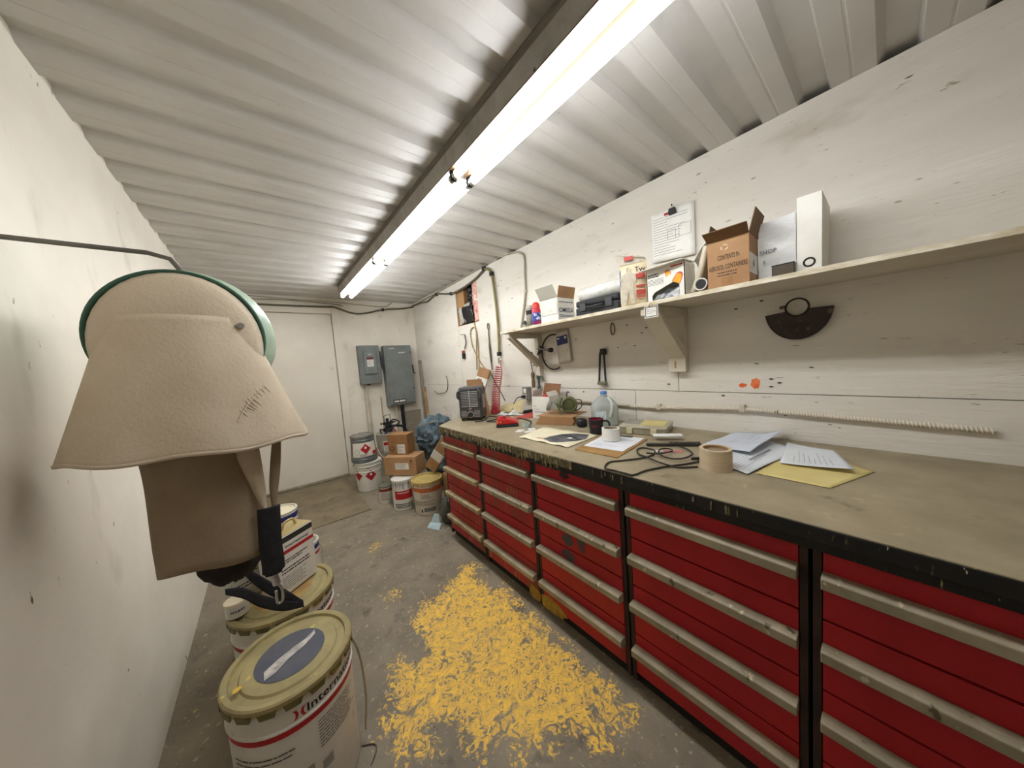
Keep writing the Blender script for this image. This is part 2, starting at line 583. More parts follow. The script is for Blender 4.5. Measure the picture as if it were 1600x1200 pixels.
# nails and holes in the sheets
m_nail = mat('rusty_nail', (70, 55, 44), (48, 40, 34), rough=.6, metal=.5)
for px, py in ((980, 508), (1010, 512), (992, 540), (966, 543), (1150, 483), (795, 603), (1205, 592), (1218, 598), (1205, 604), (1003, 520), (1130, 618), (900, 530), (1045, 600), (912, 612), (690, 520), (760, 560), (1190, 470)):
    c = on(px, py, 0, W)
    b = MB().box(W - .004, c.y - .006, c.z - .0025, W + .002, c.y + .006, c.z + .0025)
    struct('staple', b, m_nail, wr)

# ================================================================== LIGHT FIXTURES
m_enam = mat('darkened_enamel', (92, 70, 44), (86, 66, 42), rough=.4, specks=[((150, 120, 90), 30, .72, (1, 1, 1), .05)])  # enamel coloured far darker than cream to offset glare from the tubes
m_side = mat('dusty_channel', (150, 145, 136), (126, 121, 112), scale=9, rough=.6, specks=[((70, 66, 60), 26, .7, (1, 1, 1), .04)])
m_blk = mat('black_plastic', (28, 28, 30), (40, 40, 42), rough=.45)
m_alu = mat('aluminium', (190, 190, 188), rough=.35, metal=.9)
FXC, FXW, TZ = .772, .132, 2.118
for i, (y0, lab) in enumerate(((2.435, 'twin tube fluorescent strip light farthest back, nearest the door'),
                               (1.205, 'twin tube fluorescent strip light in the middle of the row'),
                               (-.025, 'twin tube fluorescent strip light nearest the camera'))):
    t = thing('fluorescent_light', lab, 'light fixture', (FXC, y0 + .61, 2.24), 0, 'ceiling strip lights in a row')
    L_ = 1.228
    m_tube = mat('lit_tube_%d' % i, (255, 250, 240), rough=.3, emit=(TUBE_COL, TUBE_EMIT[i]))
    b = MB().prism([(-FXW / 2, -.098), (-FXW / 2 - .012, -.036), (FXW / 2 + .012, -.036), (FXW / 2, -.098)], (-L_ / 2, L_ / 2), lambda u, v, w: Vector((u, w, v)))
    part('channel', b, m_side, t, bevel=.002)
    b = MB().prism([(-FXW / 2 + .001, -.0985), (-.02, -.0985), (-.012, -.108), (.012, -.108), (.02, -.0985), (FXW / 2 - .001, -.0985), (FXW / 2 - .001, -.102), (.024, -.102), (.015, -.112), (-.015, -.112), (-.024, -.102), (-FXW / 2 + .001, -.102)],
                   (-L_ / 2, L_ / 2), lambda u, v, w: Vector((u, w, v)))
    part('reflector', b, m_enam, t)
    b = MB().box(-.076, -L_ / 2, -.036, .076, L_ / 2, -.001)
    part('mounting_board', b, mat('weathered_board', (112, 102, 90), (90, 82, 72), rough=.8, scale=10, stretch=(6, 1, 6)), t)
    for sx in (-.041, .041):
        b = MB().tube([(sx, -L_ / 2 + .024, TZ - 2.24), (sx, L_ / 2 - .024, TZ - 2.24)], .0165, 16)
        tb = part('tube', b, m_tube, t, smooth=40)
        for e in (-1, 1):
            y_ = e * (L_ / 2 - .017)
            b = MB().tube([(sx, y_ - .009, TZ - 2.24), (sx, y_ + .009, TZ - 2.24)], .0168, 14)
            part('tube_cap', b, m_alu, tb, smooth=40)
            b = MB().box(sx - .014, y_ + e * .006, -.137, sx + .014, y_ + e * .016, -.1)
            part('lampholder', b, m_blk, t, bevel=.003)
t = None

# ================================================================== WORKBENCH
m_top = mat('worn_worktop', (168, 155, 128), (138, 126, 101), scale=5, rough=.5, bump=.2, bscale=30, ramp=(.3, .7),
            specks=[((190, 176, 132), 14, .66, (1, 1, 1), .12), ((96, 86, 66), 9, .64, (1, 1, 1), .14), ((206, 190, 120), 60, .74, (1, 1, 1), .02)])
m_fasc = mat('paint_dripped_black_edge', (20, 19, 18), (34, 31, 27), scale=6, rough=.5, stretch=(1, 1, .2),
             specks=[((150, 136, 92), 130, .70, (1, 1, .12), .03), ((84, 84, 58), 90, .66, (1, 1, .2), .06), ((196, 186, 160), 120, .73, (1, 1, .3), .02)])
m_red = mat('red_painted_wood', (176, 30, 36), (142, 24, 30), scale=3, rough=.5, bump=.1, bscale=30, stretch=(1, 1, .5), ramp=(.35, .7),
            specks=[((112, 60, 40), 26, .74, (1, 1, .10), .1), ((176, 128, 82), 66, .76, (1, 1, .1), .03), ((104, 28, 26), 7, .60, (1, 1, .3), .2)])
m_redw = mat('red_painted_wood_dripped', (170, 38, 38), (134, 40, 34), scale=4, rough=.55, bump=.1, bscale=30, stretch=(1, 1, .4),
             specks=[((140, 98, 62), 46, .56, (1, 1, .10), .14), ((196, 156, 108), 76, .69, (1, 1, .08), .03), ((112, 62, 44), 8, .52, (1, 1, .35), .2)])
m_frame = mat('dark_cabinet_frame', (62, 40, 32), (40, 30, 25), scale=10, rough=.7, specks=[((120, 96, 60), 40, .7, (1, 1, .1), .05)])
m_rail = mat('worn_grey_rail', (164, 154, 130), (132, 123, 101), scale=9, rough=.45, bump=.15, bscale=40, stretch=(1, .4, 1),
             specks=[((192, 182, 150), 36, .66, (1, .4, 1), .06), ((92, 82, 64), 26, .68, (1, 1, .4), .04)])
m_rail1 = mat('paint_spattered_rail', (174, 160, 126), (136, 120, 90), scale=12, rough=.55, bump=.2, bscale=40, stretch=(1, .6, 1),
              specks=[((186, 170, 120), 40, .62, (1, 1, .3), .06), ((150, 84, 66), 14, .66, (1, 1, 1), .06), ((78, 70, 48), 36, .66, (1, 1, .3), .04)])

WTX = .968
m_topf = m_top
WT = thing('worktop', 'long olive-brown worn worktop with a paint-dripped front edge', 'worktop', (1.37, .3, .80))
out = [(WTX, YN + .02), (WTX, 2.095), (1.15, 2.235), (W - .003, 2.66), (W - .003, YN + .02)]
b = MB().prism(out, (.828, BT), lambda u, v, w: Vector((u, v, w)))
part('top_slab', b, m_top, WT, world=True, bevel=.003)
# front edge strip hangs with dried paint drips, left third heavily coated
b = MB().box(WTX - .005, YN + .02, .826, WTX - .0003, .83, .861)
part('edge_strip', b, m_fasc, WT, world=True, bevel=.001)
m_drip = mat('olive_paint_crust', (116, 104, 72), (62, 56, 42), scale=30, rough=.6, bump=.4, bscale=60, stretch=(1, 1, .2),
             specks=[((176, 164, 108), 70, .62, (1, 1, .15), .04), ((30, 28, 24), 46, .6, (1, 1, .15), .05)])
b = MB().box(WTX - .006, .832, .826, WTX - .0003, 2.093, .862)
part('edge_strip', b, m_drip, WT, world=True, bevel=.001, label='front edge crusted with olive and yellow paint drips')
b = MB().box(.976, YN + .02, .797, .994, 2.085, .827)
part('fascia', b, m_fasc, WT, world=True, bevel=.002)
R_ = random.Random(11)
b = MB()
for i in range(210):
    y_ = R_.uniform(.2, 2.08) if i % 5 == 0 else R_.uniform(.9, 2.08)
    l = R_.uniform(.008, .045) if y_ > .9 else R_.uniform(.004, .02)
    r_ = R_.uniform(.0015, .0035)
    b.tube([(WTX - .005, y_, .855), (WTX - .0065, y_, .848), (WTX - .0065, y_, .850 - l)], [r_ * .6, r_, r_ * 1.1], 5)
dr = part('paint_drips', b, mat('yellow_grey_drips', (150, 138, 98), (58, 54, 40), scale=60, rough=.5), WT, world=True, smooth=60)
dr['kind'] = 'stuff'

ZS = [.795, .615, .428, .232, .066]       # drawer seams
HZ = [.741, .556, .371, .189]             # top of each rail
COLS = [(2.105, 1.618), (1.612, 1.122), (1.116, .622), (.614, .118), (.110, -.388), (-.396, -.89), (-.898, -1.40)]
CLAB = ['paint-dripped red drawer cabinet at the far end of the bench', 'scuffed red drawer cabinet, second from the far end of the bench',
        'red drawer cabinet with teal paint smears on its drawers', 'clean red drawer cabinet, fourth from the far end of the bench',
        'red drawer cabinet, fifth from the far end of the bench', 'red drawer cabinet, sixth from the far end of the bench', 'red drawer cabinet at the near end of the bench']


def drawer_meshes(w, zs0, zs1, hz):
    face = MB().box(-w / 2, -.001, zs1 + .003, w / 2, .02, zs0 - .003)
    rail = MB().prism([(-.001, hz - .036), (-.034, hz - .030), (-.036, hz - .004), (-.030, hz), (-.001, hz)], (-w / 2 - .001, w / 2 + .001), lambda u, v, q: Vector((q, u, v)))
    return face, rail


proto = {}
for ci, (ya, yb) in enumerate(COLS):
    w = ya - yb
    cab = thing('drawer_cabinet', CLAB[ci], 'drawer cabinet', (.998, (ya + yb) / 2, 0), RZ(-1, 0), 'red drawer cabinets under the worktop')
    # local frame: x = along the bench, -y = towards the aisle
    b = MB().box(-w / 2, .022, .05, w / 2, .70, .795)
    part('carcass', b, m_frame, cab)
    b = MB().box(-w / 2, .03, 0, w / 2, .66, .05)
    part('plinth', b, mat('dark_plinth', (40, 34, 29), (28, 25, 22), rough=.8), cab)
    sw = .016
    for sx in (-1, 1):
        b = MB().box(sx * w / 2 - (sw if sx > 0 else 0), 0, .03, sx * w / 2 + (0 if sx > 0 else sw), .022, .795)
        part('stile', b, m_frame, cab, bevel=.001)
    for k in range(4):
        face, rail = drawer_meshes(w - 2 * sw - .004, ZS[k], ZS[k + 1], HZ[k])
        fm = m_redw if ci == 0 or (ci == 1 and k != 2) else m_red
        d = part('drawer', face, fm, cab, bevel=.0015)
        part('rail_handle', rail, m_rail1 if ci == 0 else m_rail, d, bevel=.002)
        if ci == 2 and k < 3:
            R_ = random.Random(40 + k)
            m_teal = mat('teal_paint_smear', (64, 66, 74), (104, 40, 42), scale=14, rough=.5, ramp=(.5, .7), stretch=(1, 1, .4))
            for (cu, cv, ru, rv) in {0: [(-.04, .775, .03, .02)], 1: [(.035, .49, .026, .05), (-.045, .47, .036, .03)], 2: [(-.045, .395, .04, .03)]}[k]:
                poly = [(cu + math.cos(q * .35) * ru * R_.uniform(.7, 1.1), cv + math.sin(q * .35) * rv * R_.uniform(.7, 1.1)) for q in range(18)]
                poly = [(u, min(ZS[k] - .005, max(ZS[k + 1] + .005, v))) for u, v in poly]
                b = MB().prism(poly, (0, .0006), lambda u, v, q: Vector((u, -.001 - q, v)))
                part('paint_smear', b, m_teal if k else mat('black_smear', (38, 24, 24), (70, 26, 28), rough=.5), d)
    if ci in (1, 2):
        R_ = random.Random(60 + ci)
        u0 = -w / 2 + .06 if ci == 2 else w / 2 - .045
        poly = [(u0 + (.05 if ci == 1 else .11) * math.cos(q * .4) * R_.uniform(.7, 1.05) - (0.0 if ci == 1 else .0), .063 + .05 * math.sin(q * .4) * R_.uniform(.6, 1.05)) for q in range(16)]
        poly = [(min(w / 2, max(-w / 2, u)), max(.031, v)) for u, v in poly]
        b = MB().prism(poly, (0, .0008), lambda u, v, q: Vector((u, -.0016 - q, v)))
        part('yellow_paint_splash', b, mat('yellow_splash', (176, 140, 44), (120, 92, 34), scale=20, rough=.5), cab)

# ================================================================== SHELF
m_shelf = mat('shelf_paint', (206, 198, 180), (186, 178, 160), scale=4, rough=.6, bump=.12, bscale=24, stretch=(1, .3, 1), specks=[((110, 98, 80), 26, .72, (1, .6, 1), .04)])
SX = 1.428
sh = thing('wall_shelf', 'long white painted plywood wall shelf on wooden brackets', 'shelf', (1.6, .6, 1.17))
b = MB().box(SX, -1.2, ST - .019, W - .001, 1.868, ST)
part('board', b, m_shelf, sh, world=True, bevel=.0015)
m_ply = mat('plywood_edge', (228, 222, 204), (190, 176, 146), scale=40, rough=.7, stretch=(1, .3, 1))
b = MB().box(SX - .002, -1.2, ST - .018, SX - .0002, 1.868, ST - .001)
part('edge_band', b, m_ply, sh, world=True)
for yc, tw, zb in ((1.795, .040, 1.165), (.716, .088, 1.178), (-.40, .088, 1.178)):
    b = MB().box(W - .042, yc - tw / 2, zb, W - .001, yc + tw / 2, ST - .0195)
    p_ = part('bracket_post', b, m_shelf, sh, world=True, bevel=.002)
    b = MB().box(SX + .012, yc - tw * .45, ST - .06, W - .043, yc + tw * .45, ST - .0195)
    part('bracket_arm', b, m_shelf, sh, world=True, bevel=.002)
    b = MB().prism([(SX + .02, ST - .055), (SX + .075, ST - .055), (W - .040, zb + .135), (W - .040, zb + .075)], (yc - tw * .46, yc + tw * .46), lambda u, v, q: Vector((u, q, v)))
    part('bracket_brace', b, m_shelf, sh, world=True, bevel=.002)
c = on(1055, 569, 0, W - .042)
b = MB().prism([(-.004, -.02), (.004, -.022), (.006, .012), (-.003, .02)], (0, .0006), lambda u, v, q: Vector((W - .0425 - q, c.y - u, c.z + v)))
part('chip', b, m_raw, sh, world=True, label='patch of bare brown wood on the bracket')

# ================================================================== ELECTRICAL ON THE BACK WALL
m_egrey = mat('electrical_grey', (122, 127, 125), (108, 112, 110), scale=6, rough=.45, specks=[((150, 150, 145), 30, .74, (1, 1, 1), .04)])
m_lab = mat('white_label', (226, 224, 216), (208, 204, 194), scale=12, rough=.6)
m_ink = mat('black_ink', (34, 32, 32), rough=.7)
m_redp = mat('red_print', (178, 34, 38), (160, 30, 34), rough=.55)
m_bluep = mat('blue_print', (40, 58, 120), rough=.55)
t = thing('disconnect_switch', 'small grey safety switch box beside the door', 'switch box', (1.09, D - .001, 1.145))
b = MB().box(-.128, -.10, 0, .128, 0, .50)
part('enclosure', b, m_egrey, t, bevel=.006)
b = MB().box(-.075, -.122, .125, .082, -.101, .425)
cv = part('cover', b, m_egrey, t, bevel=.012, seg=3)
b = MB().box(-.04, -.1235, .225, .04, -.1222, .315)
part('warning_label', b, m_lab, cv)
b = MB().box(-.04, -.1236, .315, .04, -.1222, .345)
part('warning_label', b, mat('dark_red_label', (92, 40, 38), rough=.6), cv)
b = MB()
fn = plane_fn((0, -.1238, .27), (1, 0, 0), (0, 0, 1))
jag(8, -.034, .034, fn, b, seed=4, v0=.034, step=.009, h=.003)
part('print', b, mat('grey_print', (120, 110, 104), rough=.7), cv)
b = MB().box(-.02, -.1236, .375, .02, -.1222, .388)
part('nameplate', b, m_alu, cv)
b = MB().tube([(.128, -.06, .415), (.142, -.085, .415), (.143, -.09, .27), (.147, -.11, .215), (.156, -.12, .17)], [.008, .008, .009, .011, .011], 8)
part('lever_handle', b, m_blk, t, smooth=50)
b = MB().tube([(-.03, -.05, -.02), (-.03, -.05, .002)], .022, 12)
part('hub', b, m_blk, t, smooth=40)

t = thing('breaker_panel', 'tall grey breaker panel with handle and a black label strip', 'electrical panel', (1.455, D - .001, .815))
b = MB().box(-.185, -.125, 0, .185, 0, .82)
part('enclosure', b, m_egrey, t, bevel=.006)
b = MB().box(-.165, -.137, .02, .178, -.126, .80)
dr_ = part('panel_door', b, m_egrey, t, bevel=.006)
for z in (.72, .22):
    b = MB().tube([(.165, -.1455, z), (.165, -.137, z)], .008, 10)
    part('latch_screw', b, m_blk, dr_, smooth=40)
part('nameplate', MB().box(-.12, -.1385, .775, -.05, -.1372, .785), m_alu, dr_)
part('nameplate', MB().box(.0, -.1385, .71, .09, -.1372, .728), m_alu, dr_)
b = MB().tube([(.185, -.06, .54), (.20, -.09, .54), (.203, -.10, .44), (.215, -.125, .42)], .008, 8)
part('lever_handle', b, m_blk, t, smooth=50)
b = MB().box(-.125, -.1385, .035, .045, -.1372, .082)
nl = part('label_strip', b, m_ink, dr_)
b = MB()
for u0, u1 in ((-.115, -.055), (-.045, .035)):
    rect(b, plane_fn((0, -.139, .058), (1, 0, 0), (0, 0, 1)), u0, -.012, u1, .012)
part('label_text_block', b, m_lab, nl)

m_cond = mat('painted_conduit', (206, 196, 178), (186, 174, 154), rough=.5, specks=[((130, 104, 80), 22, .66, (1, 1, .3), .08)])
b = MB().tube([(1.04, D - .052, 1.125), (1.04, D - .03, 1.06), (1.045, D - .022, .9), (1.05, D - .02, .55), (1.05, D - .02, .04)], .012, 10)
for z in (.88, .6): b.tube([(1.045, D - .021, z - .02), (1.045, D - .021, z + .02)], .017, 10)
solo('conduit', b, m_cond, 'thin white painted conduit dropping from the small switch box', 'conduit', smooth=50)
b = MB().tube([(1.005, D - .012, 1.14), (1.005, D - .012, .5), (1.008, D - .012, .03)], .007, 8)
solo('conduit', b, m_cond, 'slimmer conduit left of the one under the small switch box', 'conduit', smooth=50)
b = MB().tube([(1.375, D - .05, .813), (1.385, D - .03, .7), (1.40, D - .028, .3), (1.40, D - .028, .02)], .018, 12)
solo('conduit', b, m_cond, 'white conduit under the left side of the breaker panel', 'conduit', smooth=50)
b = MB().tube([(1.465, D - .06, .813), (1.465, D - .05, .7), (1.475, D - .04, .3), (1.48, D - .04, .02)], .026, 12)
solo('cable_sleeve', b, m_blk, 'thick black cable sleeve under the breaker panel', 'conduit', smooth=50)
b = MB().box(1.20, D - .012, .0, 1.215, D - .001, .95)
solo('batten', b, mat('raw_edge_batten', (196, 170, 138), (176, 146, 112), rough=.7), 'thin bare wood strip on the back wall between the conduits', 'batten')
b = MB().box(1.52, D - .016, .0, 1.74, D - .001, .70)
solo('board_patch', b, mat('grey_board', (158, 148, 130), (140, 130, 112), rough=.7), 'dull grey board patch low in the back corner', 'board')

# overhead cables
m_cab = mat('grey_cable', (112, 104, 90), (88, 82, 70), scale=30, rough=.55)
m_ccream = mat('painted_cable', (170, 160, 142), (150, 140, 122), rough=.5)


def cable(name, pts, r, m, label, cat='cable', sp=8, clamps=(), mclamp=None):
    P = spline(pts, sp)
    if not clamps:
        b = MB().tube(P, r, 8)
        return solo(name, b, m, label, cat, smooth=60)
    o = thing(name, label, cat, tuple(Vector(pts[0])))
    part('cable_run', MB().tube(P, r, 8), m, o, world=True, smooth=60)
    for c in clamps:
        c = Vector(c)
        part('clamp', MB().box(c.x - r * 1.3, c.y - r * 1.4, c.z - r * 1.5, c.x + r * 1.3, c.y + r * 1.4, c.z + r * 1.5), mclamp or m_blk, o, world=True, bevel=.001)
    return o


yb = D - .027
bw = [on(px, py, 1, yb) for px, py in ((380, 474), (440, 477), (510, 479.5), (522, 480), (550, 489), (570, 489.5), (598, 484), (630, 482), (648, 479))]
rw_ = [on(px, py, 0, W - .016) for px, py in ((659, 473), (668, 471), (682, 460), (705, 459), (722, 451), (740, 438), (755, 423))]
cable('overhead_cable', bw[:9] + [Vector((W - .03, D - .05, rw_[0].z + .01))] + rw_, .011, m_cab, 'thick grey cable swagging along the top of both walls', clamps=[bw[6], bw[8], rw_[2], rw_[3]])
bw2 = [on(px, py, 1, D - .031) for px, py in ((380, 461), (450, 467), (520, 472), (560, 476), (600, 479), (612, 473))]
cable('overhead_cable', bw2, .005, m_ccream, 'thin cream wire along the top of the back wall')
bw2 = [on(px, py, 1, D - .031) for px, py in ((378, 466), (450, 469), (520, 475), (535, 478))]
cable('overhead_cable', bw2, .004, m_cab, 'thin dark wire just under the cream wire above the door')
rr_ = [on(px, py, 0, W - .012) for px, py in ((652, 474), (700, 447), (740, 424), (775, 404), (800, 395), (812, 395), (819, 402), (820, 430), (821, 455), (818, 485), (814, 513))]
cable('conduit', rr_, .008, m_ccream, 'white painted cable dropping behind the small jar to the shelf', clamps=[rr_[8], rr_[3]], mclamp=m_cond)

# yellow air line with red coiled hose
m_ypipe = mat('dirty_yellow_pipe', (140, 128, 72), (112, 102, 62), scale=12, rough=.5)
yp = [on(px, py, 0, W - .020) for px, py in ((756, 420), (763, 421), (768, 428), (772, 452), (776, 485), (779, 520), (780, 553))]
cable('air_pipe', yp, .012, m_ypipe, 'yellow air line running down the wall to the red coil', 'pipe', clamps=[yp[0], yp[2], yp[6]])
m_hose = mat('red_hose', (176, 32, 48), (150, 26, 40), rough=.35, coat=.3)
top = yp[6] + Vector((-.014, -.004, -.05))
bot = Vector((1.478, 2.085, BT + .012))
P = []
n = 27
ax = (top - bot)
for i in range(n * 14 + 1):
    f = i / (n * 14)
    s_ = .12 * f + .88 * f ** 1.5
    c = bot + ax * (s_ * .86) + Vector((0, 0, .0))
    a = 2 * math.pi * i / 14
    rr = .036 if f < .9 else .036 - .01 * (f - .9) * 10
    wob = .010 * math.sin(f * 9) * f
    P.append(c + Vector((rr * math.cos(a) + wob, rr * math.sin(a), .010 * math.sin(a * 1.0) * f * f)))
P += spline([P[-1], P[-1] + Vector((.03, .03, .05)), top + Vector((0, 0, -.03)), top], 6)[1:]
t = thing('coiled_hose', 'red coiled air hose standing on the bench', 'hose', tuple(bot))
part('coil', MB().tube(P, .0036, 6), m_hose, t, world=True, smooth=60)
part('coupling', MB().tube([top + Vector((0, 0, -.045)), top + Vector((0, 0, .012))], .009, 10), m_alu, t, world=True, smooth=40)

# rod hung on the wall, rope loop, plug lead
m_steel = mat('dull_steel', (120, 116, 108), (92, 88, 82), rough=.45, metal=.7)
rp = [on(px, py, 0, W - .012) for px, py in ((762.5, 507), (764.5, 535), (767, 560), (769, 578))]
t = thing('eye_rod', 'steel eye rod hanging on the wall beside the yellow pipe', 'tool', tuple(rp[-1]))
part('rod', MB().tube(spline([rp[0] + Vector((0, 0, -.05)), rp[1], rp[2], rp[3]], 5), [.006] * 6 + [.011] * 6 + [.006] * 4, 8), m_steel, t, world=True, smooth=50)
c = rp[0] + Vector((0, 0, -.02))
part('eye', MB().tube([c + Vector((0, .014 * math.cos(q * .4), .03 * math.sin(q * .4))) for q in range(16)], .005, 6, closed=True), m_steel, t, world=True, smooth=60)
part('nail', MB().tube([c + Vector((.014, 0, .012)), c + Vector((-.02, -.02, .014))], .0025, 6), m_nail, t, world=True)

m_rope = mat('tan_air_tube', (168, 148, 104), (140, 122, 84), rough=.6)
ro = [on(px, py, 0, W - .010) for px, py in ((748, 600), (748, 560), (746, 530), (743, 514), (738, 512), (735, 520), (738, 540), (747, 560), (757, 575), (766, 584))]
cable('tan_tubing', [Vector((p.x, p.y, p.z)) for p in ro], .0055, m_rope, 'tan tubing looped over a nail left of the eye rod', 'tubing')
ro = [on(px, py, 0, W - .008) for px, py in ((741, 504), (744, 520), (744.5, 550), (745, 578))]
cable('tan_tubing', ro, .006, m_rope, 'straight tan tubing dropping out of the wall opening', 'tubing')
ro = [on(px, py, 0, W - .006) for px, py in ((768, 586), (776, 602), (783, 614), (789, 626))]
cable('grey_lead', ro, .005, m_cab, 'short grey lead slanting down the wall behind the red coil', 'cable')
pg = [on(px, py, 0, W - .015) for px, py in ((726, 523), (728, 535), (726, 545), (724.5, 556))]
t = thing('plug_lead', 'short red and black lead hanging from a nail', 'lead', tuple(pg[-1]))
part('wire', MB().tube(spline(pg[:3], 6), .006, 6), mat('dark_red_wire', (96, 46, 44), (60, 40, 40), scale=20, rough=.5), t, world=True, smooth=60)
part('plug', MB().box(pg[3].x - .012, pg[3].y - .022, pg[3].z - .035, pg[3].x + .012, pg[3].y + .022, pg[3].z + .03), m_blk, t, world=True, bevel=.006)
part('plug_collar', MB().box(pg[3].x - .014, pg[3].y - .014, pg[3].z + .03, pg[3].x + .014, pg[3].y + .018, pg[3].z + .06), mat('orange_collar', (160, 84, 50), rough=.5), t, world=True, bevel=.004)
part('nail', MB().tube([pg[0] + Vector((.014, .02, .004)), pg[0] + Vector((-.03, .05, .006))], .003, 6), m_nail, t, world=True)

# corner sticks and bent wire
p1, p2, p3 = on(655.5, 563, 0, W - .03), on(663, 602, 0, W - .03), on(669, 665, 0, W - .03)
b = MB().obox(p1, (p2.x, p2.y, p2.z), .05, .02).v and MB()
b.obox(p1, (p3.x - .0, p3.y + .03, .35), .045, .018, up=(0, 1, 0))
solo('stick', b, mat('grey_stick', (150, 140, 124), (128, 118, 102), rough=.7), 'grey wooden stick leaning in the back corner', 'stick', bevel=.002)
b = MB().obox((W - .014, 4.10, .3), (W - .014, 4.17, 1.03), .06, .022, up=(0, 1, 0))
solo('stick', b, mat('stained_stick', (186, 160, 124), (112, 78, 48), scale=14, rough=.7, stretch=(1, 1, .3)), 'shorter brown-stained wooden strip standing on the right wall near the corner', 'stick', bevel=.002)
w_ = [on(px, py, 0, W - .03) for px, py in ((679, 611), (685, 615), (695, 612), (697, 600), (694.5, 588))]
cable('bent_wire', [w_[0], w_[1], w_[2] + Vector((.02, 0, 0)), w_[3] + Vector((.024, 0, 0)), w_[4] + Vector((.024, 0, 0))], .0045, m_steel, 'bent wire hook sticking out of the wall near the corner', 'hook', sp=3)

# opening: black picture card and crumpled netting
c0, c1, c2, c3 = [on(px, py, 0, W - .006) for px, py in ((721, 481), (737, 476), (741, 501), (726, 507))]
b = MB().prism([(c0.y, c0.z), (c1.y, c1.z), (c2.y, c2.z), (c3.y, c3.z)], (W - .010, W - .004), lambda u, v, q: Vector((q, u, v)))
solo('picture_card', b, mat('black_picture', (20, 20, 21), (190, 186, 180), scale=16, rough=.35, ramp=(.56, .72)), 'black and white picture card hanging over the wall opening', 'picture', bevel=.001)
b = MB().grid(8, 8, lambda u, v: Vector((W + .016 + .006 * math.sin(9 * u + 5 * v), HY1 - .02 - (.19 + .05 * v) * u * (1 - .2 * (v < .5)), HZ0 + .012 + .20 * v + .02 * u)))
solo('netting', b, mat('grey_film', (190, 186, 176), (150, 146, 136), scale=30, rough=.6), 'grey-white film stuffed in the lower part of the wall opening', 'film', smooth=60, solid=.002)

# ================================================================== WALL: lower conduit, outlet, tools
lc = [on(px, py, 0, W - .012) for px, py in ((872, 626), (895, 627), (930, 629.5), (985, 634.5), (1030, 637), (1065, 637.5), (1110, 638), (1160, 639.5), (1205, 643), (1250, 647))]
lc.append(lc[-1] + Vector((0, -.45, -.015)))
t = thing('spiral_conduit', 'white spiral-wrapped conduit along the wall above the bench', 'conduit', tuple(lc[5]))
part('conduit_run', MB().tube(spline(lc[:4], 6), .008, 8), m_ccream, t, world=True, smooth=60)
P = spline(lc[3:], 60)
b = MB().tube(P, .0085, 8)
part('conduit_run', b, m_cond, t, world=True, smooth=60)
ang = 0
S_ = []
tot = sum((P[i + 1] - P[i]).length for i in range(len(P) - 1))
acc = 0
steps = int(tot / .009) * 8
idx = 0
cum = [0]
for i in range(len(P) - 1): cum.append(cum[-1] + (P[i + 1] - P[i]).length)
for s_ in range(steps):
    d_ = tot * s_ / steps
    while idx < len(cum) - 2 and cum[idx + 1] < d_: idx += 1
    f = (d_ - cum[idx]) / max(1e-9, cum[idx + 1] - cum[idx])
    c = P[idx].lerp(P[idx + 1], f)
    a = 2 * math.pi * s_ / 8
    S_.append(c + Vector((.0095 * math.cos(a), 0, .0095 * math.sin(a))))
part('spiral_wrap', MB().tube(S_, .0016, 4), mat('cream_wrap', (226, 220, 204), rough=.5), t, world=True, smooth=60)
for c in (lc[4], lc[7]):
    part('clip', MB().box(c.x - .012, c.y - .011, c.z - .012, c.x + .010, c.y + .011, c.z + .024), m_cond, t, world=True, bevel=.003)

oc = on(826.5, 614, 0, W)
t = thing('wall_outlet', 'metal wall outlet with a black plug above the red folder', 'outlet', (W - .001, oc.y, oc.z - .057))
b = MB().box(W - .045, oc.y - .036, oc.z - .057, W - .001, oc.y + .036, oc.z + .057)
bx = part('box', b, mat('galvanised_box', (150, 148, 142), (126, 124, 118), rough=.45, metal=.5), t, world=True, bevel=.003)
part('receptacle', MB().box(W - .049, oc.y - .017, oc.z + .005, W - .0452, oc.y + .017, oc.z + .042), m_lab, t, world=True, bevel=.006)
part('receptacle', MB().box(W - .049, oc.y - .017, oc.z - .042, W - .0452, oc.y + .017, oc.z - .005), m_lab, t, world=True, bevel=.006)
part('plug', MB().box(W - .085, oc.y - .013, oc.z - .035, W - .0492, oc.y + .013, oc.z - .012), m_blk, t, world=True, bevel=.004)
pc = [Vector((W - .086, oc.y, oc.z - .024)), Vector((W - .12, oc.y + .02, oc.z - .03)), Vector((W - .16, oc.y + .03, oc.z - .08)), Vector((W - .19, oc.y + .01, BT + .03)), Vector((W - .24, oc.y - .0, BT + .006)), Vector((1.40, 1.80, BT + .005)), Vector((1.36, 1.72, BT + .012))]
cable('power_cord', pc, .004, m_blk, 'black cord running from the wall outlet down to the red charger', 'cord')

# screwdriver-like tool and green valve under the left bracket
c = on(833, 592, 0, W - .03)
t = thing('wood_handled_tool', 'long tool with worn wooden handle hanging under the left bracket', 'tool', (c.x, c.y, c.z - .08))
part('handle', MB().lathe([(.004, -.075), (.014, -.07), (.016, -.03), (.012, .0), (.017, .03), (.015, .05), (.006, .06)], 14, c), mat('worn_wood_handle', (112, 96, 64), (86, 72, 48), rough=.6), t, world=True, smooth=50)
part('shaft', MB().tube(spline([c + Vector((0, 0, .055)), c + Vector((0, .01, .12)), c + Vector((.01, .03, .17)), c + Vector((.02, .035, .21))], 5), .0045, 8), m_steel, t, world=True, smooth=50)
part('hook', MB().tube(spline([c + Vector((.02, .035, .21)), c + Vector((.024, .02, .225)), c + Vector((.026, .012, .19))], 5), .0035, 6), m_blk, t, world=True, smooth=50)
c = on(842, 596, 0, W - .03)
m_gv = mat('green_bronze', (84, 96, 84), (60, 72, 64), scale=30, rough=.5, metal=.3)
